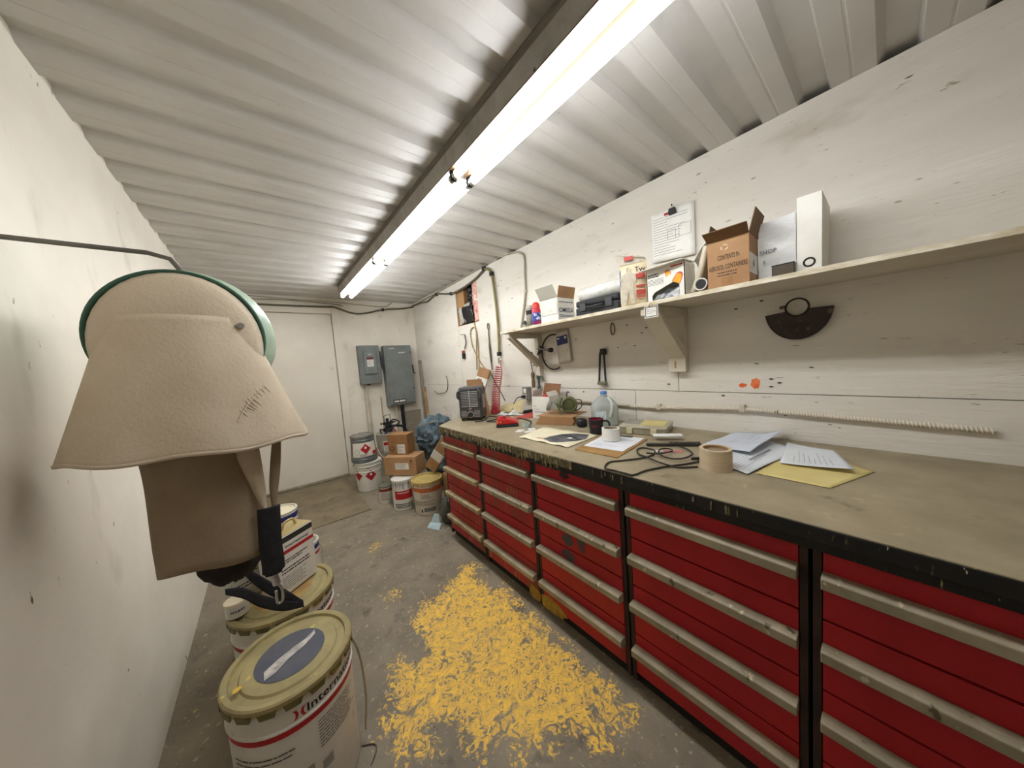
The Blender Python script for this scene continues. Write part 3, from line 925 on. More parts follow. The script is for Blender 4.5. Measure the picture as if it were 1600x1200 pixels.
t = thing('green_valve', 'green metal clamp tool hanging beside the wood-handled tool', 'tool', (c.x, c.y, c.z - .08))
part('body', MB().lathe([(.008, -.085), (.014, -.08), (.015, -.04), (.010, -.03), (.011, .02), (.017, .025), (.017, .05), (.009, .055)], 12, c), m_gv, t, world=True, smooth=50)
part('spout', MB().tube([c + Vector((0, -.005, .035)), c + Vector((0, -.045, .03)), c + Vector((0, -.055, .015))], .009, 8), m_gv, t, world=True, smooth=50)
part('stem', MB().tube([c + Vector((0, 0, .05)), c + Vector((0, .0, .13)), c + Vector((.0, .06, .135))], .004, 6), m_steel, t, world=True, smooth=50)

# black hose loop, gun fitting, hanging parts bag
hc = on(866, 550, 0, W - .012)
P = []
for q in range(26):
    a = math.radians(62 + q * 9.4)
    P.append(Vector((W - .012 - .02 * math.sin(q / 26 * 3.14), hc.y + .002 - .112 * math.cos(a), hc.z + .135 * math.sin(a))))
b = MB().tube(P, .006, 8)
solo('hose_loop', b, m_blk, 'black hose loop hanging under the shelf behind the clear parts bag', 'hose', smooth=60)
c = on(852, 546, 0, W - .06)
t = thing('spray_fitting', 'dark metal fitting with a round black knob sticking out under the shelf', 'fitting', tuple(c))
e = on(858.5, 547, 0, W - .06)
part('barrel', MB().tube([c + Vector((.0, .09, .012)), c + Vector((0, .03, .004)), e], .0075, 8), m_steel, t, world=True, smooth=50)
part('knob', MB().tube([e + Vector((0, .006, 0)), e + Vector((0, -.025, -.001))], [.016, .018], 14), mat('dark_brown_knob', (52, 38, 32), rough=.5), t, world=True, smooth=40)
part('bracket_arm', MB().obox(c + Vector((.058, .075, .02)), c + Vector((-.01, .06, -.03)), .008, .012).obox(c + Vector((0, .05, .03)), c + Vector((0, .09, -.04)), .008, .012), m_blk, t, world=True, bevel=.002)
bgp = [on(px, py, 0, W - .02) for px, py in ((868, 519), (887, 514), (893.5, 564), (874, 569))]
t = thing('parts_bag', 'clear plastic parts bag with a blue header card on the wall', 'bag', tuple(bgp[3]))


def quad_fn(Q, off=0.0):
    a, b_, c_, d_ = Q        # TL TR BR BL
    n_ = (b_ - a).cross(d_ - a).normalized() * -1
    return lambda u, v, w=0.0: (a.lerp(b_, u)).lerp(d_.lerp(c_, u), v) + n_ * (off + w)


qf = quad_fn(bgp)
b = MB().grid(8, 10, lambda u, v: qf(u, v) + Vector((-.006 * math.sin(math.pi * u) * math.sin(math.pi * v) - .002 * math.sin(7 * u + 9 * v), 0, 0)))
part('pouch', b, mat('clear_pouch', (205, 200, 188), (186, 180, 166), scale=18, rough=.3), t, world=True, smooth=60, solid=.003)
b = MB().grid(6, 3, lambda u, v: qf(.08 + .86 * u, .16 + .27 * v) + Vector((-.0095, 0, 0)))
part('header_card', b, mat('navy_card', (38, 50, 104), (30, 42, 92), rough=.5), t, world=True)
b = MB()
for u0, v0, u1, v1 in ((.12, .21, .32, .25), (.72, .20, .86, .27), (.15, .48, .5, .5), (.15, .53, .62, .545), (.15, .57, .4, .585)):
    b.grid(1, 1, lambda u, v: qf(u0 + (u1 - u0) * u, v0 + (v1 - v0) * v) + Vector((-.0105, 0, 0)))
part('print', b, m_lab, t, world=True)

# wire ring, band tensioner, blade guard
c = on(957, 514, 0, W - .006)
b = MB().tube([c + Vector((0, .014 * math.cos(q * .393), .038 * math.sin(q * .393))) for q in range(16)], .0035, 6, closed=True)
solo('wire_ring', b, mat('brown_wire', (120, 92, 72), rough=.6), 'brown oval wire ring on a nail under the shelf', 'ring', smooth=60)
tp = [on(px, py, 0, W - .022) for px, py in ((942, 546), (936.5, 596), (946.5, 597))]
t = thing('strap_tool', 'black two-legged strap tool hanging above the water jug', 'tool', (tp[1].x, (tp[1].y + tp[2].y) / 2, tp[1].z - .02))
for e in (tp[1], tp[2]):
    part('leg', MB().obox(tp[0] + (e - tp[0]) * .08 + Vector((0, (e.y - tp[0].y) * .5, 0)), e, .010, .012, up=(1, 0, 0)), mat('black_blue_strap', (34, 38, 46), (24, 26, 30), rough=.5), t, world=True, bevel=.002)
part('head', MB().box(tp[0].x - .012, tp[0].y - .02, tp[0].z - .035, tp[0].x + .012, tp[0].y + .02, tp[0].z + .006), m_blk, t, world=True, bevel=.006)
part('foot', MB().box(tp[1].x - .016, tp[2].y - .008, tp[1].z - .022, tp[1].x + .012, tp[1].y + .008, tp[1].z), mat('brass_green_foot', (112, 112, 88), (84, 86, 66), rough=.5), t, world=True, bevel=.004)

gc = on(1246, 481, 0, W - .02)
t = thing('blade_guard', 'dark brown half-round blade guard hung on the wall', 'blade guard', (W - .02, gc.y, gc.z - .14))
m_guard = mat('burnt_steel', (58, 48, 42), (40, 32, 28), scale=12, rough=.5, metal=.3, specks=[((92, 80, 70), 16, .6, (1, 1, 1), .1)])
arc = [(.105 * math.cos(math.radians(a)), .132 * math.sin(math.radians(a))) for a in range(188, 361, 6)]
inner = [(.034 * math.cos(math.radians(a)), -.002 + .034 * math.sin(math.radians(a))) for a in range(352, 186, -10)]
b = MB().prism([(-u, v) for u, v in arc + inner], (0, .004), lambda u, v, q: Vector((W - .030 + q, gc.y + u, gc.z + v)))
part('plate', b, m_guard, t, world=True)
b = MB().prism([(-u, v) for u, v in arc] + [(-u * .965, v * .965) for u, v in reversed(arc)], (0, .03), lambda u, v, q: Vector((W - .032 + q, gc.y + u, gc.z + v)))
part('rim', b, m_guard, t, world=True)
b = MB().tube([Vector((W - .030, gc.y + .036 * math.cos(q * .3), gc.z + .002 + .036 * math.sin(q * .3))) for q in range(21)], .004, 6, closed=True)
b.obox((W - .03, gc.y + .036, gc.z + .01), (W - .03, gc.y + .055, gc.z + .008), .010, .012)
part('collar', b, m_guard, t, world=True, smooth=60)

# ================================================================== THINGS ON THE SHELF
m_card = mat('cardboard', (172, 134, 96), (156, 118, 82), scale=7, rough=.75, specks=[((196, 156, 112), 14, .66, (1, 1, 1), .1)])
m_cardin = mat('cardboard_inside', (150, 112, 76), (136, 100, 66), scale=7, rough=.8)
m_white = mat('white_carton', (230, 228, 220), (216, 213, 204), scale=6, rough=.55)


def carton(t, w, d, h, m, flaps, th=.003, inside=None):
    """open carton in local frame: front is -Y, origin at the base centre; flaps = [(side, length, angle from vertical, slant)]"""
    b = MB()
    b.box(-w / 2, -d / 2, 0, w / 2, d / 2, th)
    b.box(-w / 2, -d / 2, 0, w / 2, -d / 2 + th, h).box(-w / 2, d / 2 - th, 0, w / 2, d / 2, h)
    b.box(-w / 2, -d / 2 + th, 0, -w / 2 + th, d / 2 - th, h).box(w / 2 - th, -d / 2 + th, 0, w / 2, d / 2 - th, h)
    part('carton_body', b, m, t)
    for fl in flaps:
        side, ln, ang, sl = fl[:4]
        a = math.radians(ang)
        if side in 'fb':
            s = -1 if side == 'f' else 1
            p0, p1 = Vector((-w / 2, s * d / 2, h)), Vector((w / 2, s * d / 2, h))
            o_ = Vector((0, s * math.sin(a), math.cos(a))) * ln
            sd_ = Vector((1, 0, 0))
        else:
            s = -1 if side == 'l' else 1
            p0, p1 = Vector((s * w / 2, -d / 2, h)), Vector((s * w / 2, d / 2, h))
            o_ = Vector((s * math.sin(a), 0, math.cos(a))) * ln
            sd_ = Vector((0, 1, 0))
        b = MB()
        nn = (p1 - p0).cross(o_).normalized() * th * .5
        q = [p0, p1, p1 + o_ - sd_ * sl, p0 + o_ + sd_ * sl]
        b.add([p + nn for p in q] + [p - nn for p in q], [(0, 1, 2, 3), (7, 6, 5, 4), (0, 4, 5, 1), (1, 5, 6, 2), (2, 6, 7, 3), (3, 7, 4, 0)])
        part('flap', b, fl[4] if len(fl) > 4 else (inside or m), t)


XS = 1.462
RF = RZ(-1, 0)
# small jar and two aerosol cans
c = on(820.5, 511, 0, 1.52)
t = thing('small_jar', 'small grey jar with dark cap at the shelf end', 'jar', (1.52, c.y, ST))
part('jar_body', MB().lathe([(.014, 0), (.016, .003), (.016, .026), (.013, .03)], 16), mat('grey_jar', (150, 152, 142), rough=.4), t, smooth=40)
part('cap', MB().lathe([(.017, .0305), (.017, .045), (.012, .05), (.008, .058), (0, .06)], 16), mat('jar_cap', (70, 74, 66), rough=.5), t, smooth=40)
c = on(829, 508, 0, 1.51)
t = thing('aerosol_can', 'grey aerosol can with a pale cap beside the small jar', 'spray can', (1.515, c.y - .004, ST), 0, 'aerosol cans on the shelf')
part('can_body', MB().lathe([(.030, 0), (.033, .004), (.033, .125), (.027, .134)], 20), mat('grey_can', (112, 110, 102), (150, 146, 132), scale=26, rough=.35, metal=.2), t, smooth=40)
part('label_band', MB().lathe([(.0334, .088), (.0334, .118)], 20, cap=False), m_ink, t, smooth=40)
part('cap', MB().lathe([(.022, .1342), (.022, .150), (.018, .154), (0, .155)], 18), mat('pale_cap', (176, 172, 160), rough=.4), t, smooth=40)
c = on(840, 507, 0, 1.50)
t = thing('aerosol_can', 'blue and red aerosol can with a bright red cap', 'spray can', (1.495, c.y, ST), 0, 'aerosol cans on the shelf')
part('can_body', MB().lathe([(.028, 0), (.031, .004), (.031, .105), (.026, .118), (.022, .122)], 20), mat('red_blue_can', (196, 40, 62), (48, 56, 128), scale=10, rough=.3, ramp=(.42, .5), stretch=(.3, .3, 1.4)), t, smooth=40)
part('label_band', MB().lathe([(.0314, .035), (.0314, .085)], 20, cap=False), mat('blue_band', (52, 70, 150), (200, 200, 214), scale=40, rough=.35, ramp=(.5, .6)), t, smooth=40)
part('cap', MB().lathe([(.0265, .1185), (.0265, .138), (.022, .152), (.010, .160), (0, .161)], 18), mat('red_cap', (206, 60, 48), rough=.35), t, smooth=40)

# white carton marked OMEGA
nr = on(873, 503, 0, XS); fr = on(846.5, 509, 0, XS); bk = on(898, 497, 1, nr.y)
w_, d_ = fr.y - nr.y, bk.x - XS
hh = zat(XS, nr.y, 464) - ST
t = thing('open_carton', 'open white carton printed OMEGA beside the aerosol cans', 'box', ((XS + bk.x) / 2, (nr.y + fr.y) / 2, ST), RF)
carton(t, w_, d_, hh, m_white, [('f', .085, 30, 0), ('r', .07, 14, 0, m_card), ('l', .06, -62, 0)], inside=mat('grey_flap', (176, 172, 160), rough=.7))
b = MB()
fo = plane_fn((w_ / 2 + .0006, 0, hh * .46), (0, 1, 0), (0, 0, 1))
text('OMEGA', .04, None, None, fo, w=d_ * .86, mb=b)
part('lettering', b, mat('navy_ink', (44, 46, 84), rough=.6), t)
b = MB()
rect(b, fo, -d_ * .42, -.032, d_ * .42, -.028); rect(b, fo, -d_ * .42, -.040, d_ * .42, -.0375)
jag(1, -d_ * .42, d_ * .42, fo, b, v0=.05, h=.005, seed=9, wmin=1); jag(1, -d_ * .25, d_ * .25, fo, b, v0=-.062, h=.004, seed=5, wmin=1)
part('print', b, mat('navy_ink', (44, 46, 84)), t)
b = MB().grid(8, 6, lambda u, v: Vector((-w_ * .46 + w_ * .92 * u, -d_ / 2 - .001 - .003 * abs(math.sin(9 * u + 6 * v)), hh * .32 + hh * .64 * v)))
part('shipping_pouch', b, mat('clear_pouch_white', (226, 226, 214), (206, 204, 190), scale=22, rough=.25), t, smooth=40)

# black case and wrapped roll behind it
pa, pb = on(900, 496, 0, 1.49), on(967, 482, 0, 1.49)
t = thing('tool_case', 'low black plastic tool case on the shelf', 'case', (1.56, (pa.y + pb.y) / 2, ST), RF)
L_ = pa.y - pb.y
m_case = mat('black_case', (34, 36, 38), (48, 50, 52), rough=.4)
part('case_base', MB().box(-L_ / 2, -.07, 0, L_ / 2, .07, .055), m_case, t, bevel=.008)
part('case_lid', MB().box(-L_ / 2, -.07, .057, L_ / 2, .07, .095), m_case, t, bevel=.012)
for u in (-.3, .3): part('latch', MB().box(u * L_ - .022, -.079, .03, u * L_ + .022, -.0705, .075), mat('grey_latch', (64, 66, 68), rough=.4), t, bevel=.003)
part('carry_handle', MB().tube(spline([(-.05, -.071, .05), (-.045, -.092, .045), (.045, -.092, .045), (.05, -.071, .05)], 6), .007, 8), m_case, t, smooth=50)
t = thing('plastic_roll', 'clear-wrapped white roll lying on top of the black case', 'roll', (1.575, (pa.y + pb.y) / 2 + .01, ST + .0957), RF)
part('wrapped_roll', MB().tube([(-L_ * .5, 0, .043), (L_ * .49, 0, .043)], .042, 20), mat('cling_white', (222, 222, 216), (196, 194, 186), scale=16, rough=.2, bump=.3), t, smooth=40)
part('core', MB().lathe([(.022, 0), (.03, .0), (.03, .022), (.022, .022), (.022, 0)], 18, M=Matrix.Translation((L_ * .4901, 0, .043)) @ Matrix.Rotation(math.pi / 2, 4, 'Y'), cap=False), mat('tan_core', (196, 178, 140), rough=.7), t, smooth=40)
part('core_hole', MB().lathe([(.0, .001), (.022, .001)], 18, M=Matrix.Translation((L_ * .4901, 0, .043)) @ Matrix.Rotation(math.pi / 2, 4, 'Y'), cap=False), m_ink, t)

# protective suit bag
tl, tr, bl, br = on(971, 417, 0, 1.475), on(1009, 420, 0, 1.475), on(974, 479, 0, 1.475), on(1010, 473, 0, 1.475)
t = thing('coverall_bag', 'plastic-wrapped white coverall pack with red print on the shelf', 'packet', (1.475, (bl.y + br.y) / 2, ST), RZ(-.96, -.28))
w_ = (bl.y - br.y) * 1.05; hh = tl.z - ST
b = MB()
b.grid(10, 14, lambda u, v: Vector((w_ * (u - .5), -.03 * math.sin(math.pi * min(1, max(0, u))) ** .5 * math.sin(math.pi * (v * .92 + .08)) ** .4 - .001 * math.sin(17 * u + 23 * v), hh * v)))
b.grid(10, 14, lambda u, v: Vector((w_ * (.5 - u), .03 * math.sin(math.pi * u) ** .5 * math.sin(math.pi * (v * .92 + .08)) ** .4, hh * v)))
part('pack', b, mat('tan_pack', (214, 200, 168), (202, 186, 150), scale=6, rough=.3), t, smooth=60)
# folded top flap of the bag
b = MB().add([(-w_ * .52, -.012, hh), (w_ * .5, -.004, hh), (w_ * .46, -.02, hh + .012), (-w_ * .1, -.02, hh + .045), (-w_ * .62, -.02, hh + .05)], [(0, 1, 2, 3, 4)])
part('bag_flap', b, mat('bag_film', (206, 200, 186), (186, 178, 162), scale=24, rough=.25), t, solid=.0012)
fo = lambda u, v: Vector((u, -.0325 + .02 * (2 * u / w_) ** 4, v))
# printed figure in white suit (flat print)
b = MB()
sil = [(-.012, .93), (.010, .93), (.014, .86), (.010, .80), (.045, .76), (.055, .62), (.05, .52), (.036, .52), (.036, .60), (.030, .44), (.040, .12), (.044, .05), (.016, .05), (.014, .14), (.002, .36), (-.018, .14), (-.022, .04), (-.046, .05), (-.044, .3), (-.046, .46), (-.056, .52), (-.058, .64), (-.042, .76), (-.012, .80), (-.016, .87)]
mid = -.016
V = [fo(mid + u * .66, v * hh * .96) for u, v in sil]
V = [Vector((p.x, -.0335, p.z)) for p in V]
b.add(V, [tuple(range(len(V)))])
part('printed_figure', b, mat('suit_print', (208, 200, 182), (178, 168, 148), scale=30, rough=.35), t, label='print of a person in a white hooded suit')
b = MB()
for v0, v1 in ((.60, .71), (.40, .45), (.26, .34), (.21, .245), (.16, .19)):
    rect(b, lambda u, v: Vector((u, -.0332 + .012 * max(0, (2 * u / w_)) ** 3, v)), w_ * .14, v0 * hh, w_ * .46, v1 * hh, 4, 1)
rect(b, lambda u, v: Vector((u, -.0215, v)), -w_ * .28, hh + .012, w_ * .05, hh + .032)
part('red_print', b, mat('faded_red_print', (184, 72, 62), (170, 64, 56), rough=.4), t)
text('Tyv', .034, mat('black_ink', (34, 32, 32)), t, lambda u, v: Vector((w_ * .30 + u, -.0332 + .012 * max(0, (2 * (w_ * .3 + u) / w_)) ** 3, hh * .80 + v)), w=w_ * .36)
b = MB().box(-w_ * .5, -.006, .02, -w_ * .47, .006, hh * .9)
part('side_seal', b, mat('blue_white_seal', (198, 204, 214), (58, 74, 140), scale=12, rough=.3, ramp=(.5, .6)), t)

# earplug dispenser box
nr = on(1071, 463, 0, XS); fr = on(1012, 476, 0, XS); bk = on(1086, 460, 1, nr.y)
w_, d_ = fr.y - nr.y, .11
hh = zat(XS, nr.y, 407) - ST
t = thing('earplug_box', 'white earplug dispenser box with orange plug pictures on the shelf', 'box', (XS + d_ / 2, (nr.y + fr.y) / 2, ST), RF)
b = MB()
# front panel has an open cut-out
cut = [(-.26, 0), (-.34, .02), (-.35, .16), (-.27, .26), (.26, .47), (.33, .42), (.34, .02), (.26, 0)]
outer = [(-.5, 0), (-.35, 0), (-.36, .18), (-.28, .28), (.26, .50), (.36, .46), (.37, 0), (.5, 0), (.5, 1), (-.5, 1)]
b.prism([(u * w_, v * hh) for u, v in outer], (-d_ / 2, -d_ / 2 + .003), lambda u, v, q: Vector((u, q, v)))
b.box(-w_ / 2, d_ / 2 - .003, 0, w_ / 2, d_ / 2, hh).box(-w_ / 2, -d_ / 2, 0, -w_ / 2 + .003, d_ / 2, hh).box(w_ / 2 - .003, -d_ / 2, 0, w_ / 2, d_ / 2, hh).box(-w_ / 2, -d_ / 2, 0, w_ / 2, d_ / 2, .003)
part('carton_body', b, m_white, t)
b = MB().add([(-w_ / 2 - .01, -d_ / 2 - .05, hh - .006), (w_ * .52, -d_ / 2 - .035, hh + .004), (w_ / 2, d_ / 2, hh + .012), (-w_ / 2, d_ / 2, hh + .004)], [(0, 1, 2, 3)])
part('lid', b, m_white, t, solid=.003)
b = MB().grid(14, 8, lambda u, v: Vector((w_ * (-.34 + .70 * u), -d_ / 2 + .006 + .01 * math.sin(9 * u) * math.sin(8 * v) + .03 * v, .005 + hh * (.22 + .2 * u) * v)))
part('inner_bag', b, mat('crinkled_film', (96, 100, 104), (208, 208, 208), scale=34, rough=.2, ramp=(.4, .65), bump=.5), t, smooth=50)
fo = plane_fn((0, -d_ / 2 - .0006, hh * .5), (1, 0, 0), (0, 0, 1))
m_or2 = mat('orange_yellow_plug', (232, 148, 36), (238, 190, 60), scale=20, rough=.5)


def plug_print(cu, cv, L, r, ang, parent):
    ca, sa = math.cos(ang), math.sin(ang)
    pl = [(r * 1.15, 0), (r, L * .45)] + [(r * .9 * math.cos(q), L * .6 + r * .9 * math.sin(q)) for q in (0.3, .8, 1.3, 1.84, 2.34, 2.84)] + [(-r, L * .45), (-r * 1.15, 0)]
    for k_, mm in ((1.18, mat('plug_red_edge', (196, 62, 60), rough=.5)), (1.0, m_or2)):
        off = .0 if k_ > 1 else .0004
        b = MB().add([fo(cu + (u * ca - v * sa) * k_, cv + (u * sa + v * ca) * k_, off) for u, v in pl], [tuple(range(len(pl)))])
        part('plug_picture', b, mm, parent)


plug_print(w_ * .28, -hh * .06, hh * .30, w_ * .085, math.radians(-28), t)
plug_print(w_ * .10, hh * .20, hh * .16, w_ * .055, math.radians(22), t)
b = MB()
jag(2, -w_ * .46, -w_ * .12, fo, b, v0=hh * .30, h=.006, step=.010, seed=21, wmin=.8)
jag(5, -w_ * .46, -w_ * .02, fo, b, v0=hh * .16, h=.002, step=.006, seed=22)
part('print', b, m_ink, t)
b = MB(); rect(b, fo, w_ * .15, hh * .42, w_ * .46, hh * .46)
part('red_print', b, m_redp, t)
b = MB()
fs_ = plane_fn((w_ / 2 + .0006, 0, hh * .5), (0, 1, 0), (0, 0, 1))
jag(14, -d_ * .4, d_ * .4, fs_, b, v0=hh * .4, h=.0015, step=.008, seed=23)
part('print', b, mat('grey_ink', (130, 128, 124), rough=.7), t)

# leaning roll of masking film with dark hub
c = on(1100, 448, 0, 1.53)
t = thing('masking_roll', 'tilted cone-like cream roll with a black hub beside the cardboard box', 'roll', (1.60, c.y + .01, ST + .005))
M_ = Matrix.Translation((1.56, c.y + .035, ST + .06)) @ Matrix.Rotation(math.radians(-68), 4, 'X') @ Matrix.Rotation(math.radians(-16), 4, 'Y')
yhi, ylo = on(1071, 463, 0, 1.462).y - .016, on(1106, 454, 0, 1.452).y + .016
b = MB().grid(10, 10, lambda u, v: Vector((1.49 + .2 * v, yhi - (yhi - ylo) * u, ST + .012 + .13 * u ** 1.5 + .05 * u)))
part('cream_sheet', b, mat('cream_sheet', (206, 196, 174), (190, 180, 156), rough=.6), t, world=True, smooth=60, solid=.02)
b = MB().grid(8, 8, lambda u, v: Vector((1.58 + .12 * v, yhi + .03 - (yhi + .02 - ylo) * u, ST + .15 + .09 * math.sin(u * 1.5) + .02 * math.sin(5 * v))))
part('film', b, mat('clear_film_white', (224, 224, 218), (200, 200, 192), scale=20, rough=.2), t, world=True, smooth=60, solid=.003)
part('hub', MB().tube([(1.455, ylo + .010, ST + .032), (1.485, ylo + .010, ST + .032)], .020, 16), m_blk, t, world=True, smooth=40)
part('hub_ring', MB().tube([Vector((1.454, ylo + .010 + .023 * math.cos(q * .3), ST + .032 + .023 * math.sin(q * .3))) for q in range(21)], .003, 6, closed=True), mat('white_ring', (216, 212, 204), rough=.4), t, world=True, smooth=60)

# brown carton CONTENTS IN AEROSOL CONTAINERS
nr = on(1170, 443, 0, XS - .01); fr = on(1106, 454, 0, XS - .01)
w_, d_ = fr.y - nr.y, .145
hh = zat(XS - .01, nr.y, 362) - ST
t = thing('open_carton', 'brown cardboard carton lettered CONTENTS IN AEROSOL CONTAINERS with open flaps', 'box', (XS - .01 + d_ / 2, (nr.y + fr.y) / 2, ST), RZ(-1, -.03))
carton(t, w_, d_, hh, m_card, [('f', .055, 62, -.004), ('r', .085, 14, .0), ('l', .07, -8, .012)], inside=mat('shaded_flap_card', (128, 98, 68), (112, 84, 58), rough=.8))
fo = plane_fn((0, -d_ / 2 - .0006, hh * .5), (1, 0, 0), (0, 0, 1))
b = MB()
text('CONTENTS IN', .026, None, None, lambda u, v: fo(u + w_ * .02, v + hh * .12), w=w_ * .52, mb=b)
text('AEROSOL CONTAINERS', .026, None, None, lambda u, v: fo(u, v - hh * .08), w=w_ * .93, mb=b)
part('lettering', b, mat('carton_ink', (62, 48, 38), rough=.7), t)
b = MB()
jag(2, -w_ * .26, w_ * .22, fo, b, v0=-hh * .20, h=.004, step=.011, seed=31, wmin=1)
part('print', b, mat('carton_ink', (62, 48, 38)), t)
b = MB(); rect(b, fo, -w_ * .16, -hh * .5, w_ * .12, -hh * .29)
part('tape_patch', b, mat('clear_tape', (164, 124, 86), (150, 112, 76), scale=20, rough=.25), t)
b = MB()
for q in range(3):
    a0 = q * 2.09 + .5
    b.add([fo(w_ * -.07 + .014 * math.cos(a0 + x), hh * .33 + .012 * math.sin(a0 + x)) for x in (0, .8, 1.5)] + [fo(w_ * -.07 + .009 * math.cos(a0 + x), hh * .33 + .008 * math.sin(a0 + x)) for x in (1.5, .8, 0)], [(0, 1, 2, 3, 4, 5)])
part('recycling_mark', b, mat('pale_ink', (208, 184, 152), rough=.7), t)
b = MB().box(w_ / 2 + .0003, -d_ * .46, hh * .22, w_ / 2 + .0012, d_ * .4, hh * .62)
part('paper_label', b, m_lab, t)
text('A', .04, m_ink, t, plane_fn((w_ / 2 + .0018, -.01, hh * .42), (0, 1, 0), (0, 0, 1)))

# white binder bag lettered SHOP, brown binder, more white binders
m_film = mat('white_plastic_bag', (222, 222, 220), (204, 205, 205), scale=9, rough=.3, bump=.5, bscale=12, stretch=(1, .4, 1.6))
p0, p1 = on(1186, 440, 0, 1.58), on(1242, 428, 0, 1.58)
hh = zat(1.58, p1.y, 331) - ST
w_ = p0.y - p1.y
t = thing('plastic_sleeve', 'tall white plastic sleeve lettered SHOP standing on the shelf', 'sleeve', (1.60, (p0.y + p1.y) / 2, ST), RF)
b = MB().grid(10, 14, lambda u, v: Vector((w_ * (u - .5), -.02 - .004 * math.sin(14 * v + 3 * u) * math.sin(math.pi * u), hh * v * (.97 + .03 * u))))
b.grid(10, 14, lambda u, v: Vector((w_ * (.5 - u), .02, hh * v * (1 - .03 * u))))
part('sleeve', b, m_film, t, smooth=60)
part('spine', MB().box(w_ * .5, -.022, 0, w_ * .5 + .004, .022, hh), m_film, t, bevel=.001)
fo = plane_fn((-w_ * .18, -.0262, hh * .5), (1, 0, 0), (0, 0, 1))
m_gl = mat('grey_letters', (120, 122, 124), rough=.5)
text('SHOP', .022, m_gl, t, lambda u, v: fo(u - .004, v + .0), w=.052)
text('S', .02, m_gl, t, lambda u, v: fo(u - .016, v - .038))
pb_ = on(1206, 437, 0, 1.50); pc_ = on(1241, 429, 0, 1.50)
hb = zat(1.50, pc_.y, 408) - ST
w2 = pb_.y - pc_.y
t = thing('brush_block', 'small dark brown block with a black bristled top edge in front of the SHOP sleeve', 'block', (1.515, (pb_.y + pc_.y) / 2, ST), RF)
part('block_body', MB().box(-w2 / 2, -.018, 0, w2 / 2, .018, hb * .93), mat('brown_block', (84, 74, 62), (70, 62, 52), rough=.7), t, bevel=.002)
part('top_strip', MB().box(-w2 / 2 - .001, -.019, hb * .93, w2 / 2 + .001, .019, hb), m_blk, t, bevel=.001)
p2 = on(1249, 425, 0, 1.56)
t = thing('ring_binder', 'white ring binder at the right edge of the photo shelf', 'binder', (1.63, p1.y - .045, ST), RF)
part('covers', MB().box(-.032, -.10, 0, -.028, .12, .27).box(.028, -.10, 0, .032, .12, .27).box(-.032, -.104, 0, .032, -.10, .27), m_white, t, bevel=.001)
part('pages', MB().box(-.026, -.095, .006, .026, .11, .262), mat('page_block', (228, 226, 218), (206, 203, 194), scale=60, rough=.7, stretch=(4, .2, .2)), t)
part('finger_ring', MB().tube([Vector((.014 * math.cos(q * .42), -.1045, .04 + .014 * math.sin(q * .42))) for q in range(15)], .003, 6, closed=True), m_blk, t, smooth=60)

# note clipped to the shelf edge
c0 = on(1017.5, 486, 0, SX - .008)
t = thing('shelf_note', 'small bordered white note clipped to the shelf edge', 'note', (SX - .008, c0.y, c0.z - .03), RF)
part('note_card', MB().box(-.032, -.0008, 0, .032, .0008, .055), m_lab, t)
b = MB()
for a_ in ((-.028, .004, .028, .007), (-.028, .048, .028, .051), (-.028, .004, -.025, .051), (.025, .004, .028, .051)): b.box(a_[0], -.0016, a_[1], a_[2], -.0009, a_[3])
part('border_print', b, mat('blue_black_ink', (44, 48, 66), rough=.6), t)
b = MB(); jag(3, -.02, .02, plane_fn((0, -.0017, .03), (1, 0, 0), (0, 0, 1)), b, v0=.006, h=.002, step=.008, seed=8)
part('print', b, mat('blue_black_ink', (44, 48, 66)), t)
part('clip', MB().tube(spline([(-.012, -.003, .048), (0, -.004, .066), (.012, -.003, .048)], 5), .0018, 6), mat('brass_clip', (168, 140, 84), rough=.4, metal=.6), t, smooth=50)

# papers hung on the wall with a binder clip
q4 = [on(px, py, 0, W - .010) for px, py in ((1017, 337), (1084.5, 312), (1087, 397), (1020, 412))]
t = thing('hanging_forms', 'printed forms hanging on the wall from a black binder clip', 'papers', tuple(q4[3]))
qb = quad_fn([p + Vector((.006, 0, 0)) for p in (on(1022, 340, 0, W - .004), on(1086, 314, 0, W - .004), on(1088, 401, 0, W - .004), on(1021, 414, 0, W - .004))])
part('sheet', MB().grid(4, 4, lambda u, v: qb(u, v)), m_lab, t, world=True, solid=.0006)
qf2 = quad_fn(q4)
curl = lambda u, v: qf2(u, v) + Vector((-.004 * v * v - .003 * math.sin(3 * u), 0, 0))
part('sheet', MB().grid(8, 10, curl), mat('form_paper', (234, 233, 226), (222, 220, 212), rough=.6), t, world=True, solid=.0006, smooth=60)
b = MB()
R_ = random.Random(2)
hl = lambda u0, v0, u1, v1: b.grid(3, 1, lambda u, v: curl(u0 + (u1 - u0) * u, v0 + (v1 - v0) * v) + Vector((-.0012, 0, 0)))
for i in range(15):
    v0 = .13 + i * .052
    hl(.06, v0, .06 + R_.uniform(.3, .82), v0 + .008)
for u0, u1, v0, v1 in ((.4, .58, .42, .60), (.66, .92, .36, .58)):
    for a_, b_, c_, d_ in ((u0, v0, u1, v0 + .006), (u0, v1, u1, v1 + .006), (u0, v0, u0 + .008, v1), (u1, v0, u1 + .008, v1)): hl(a_, b_, c_, d_)
part('form_print', b, mat('grey_form_ink', (128, 126, 128), rough=.7), t, world=True)
b = MB(); b.grid(3, 1, lambda u, v: curl(.33 + .14 * u, .06 + .05 * v) + Vector((-.0013, 0, 0)))
part('red_print', b, m_redp, t, world=True)
b = MB(); b.grid(3, 1, lambda u, v: curl(.46 + .16 * u, .075 + .03 * v) + Vector((-.0013, 0, 0)))
part('heading_print', b, m_ink, t, world=True)
c = on(1050.5, 329, 0, W - .02)
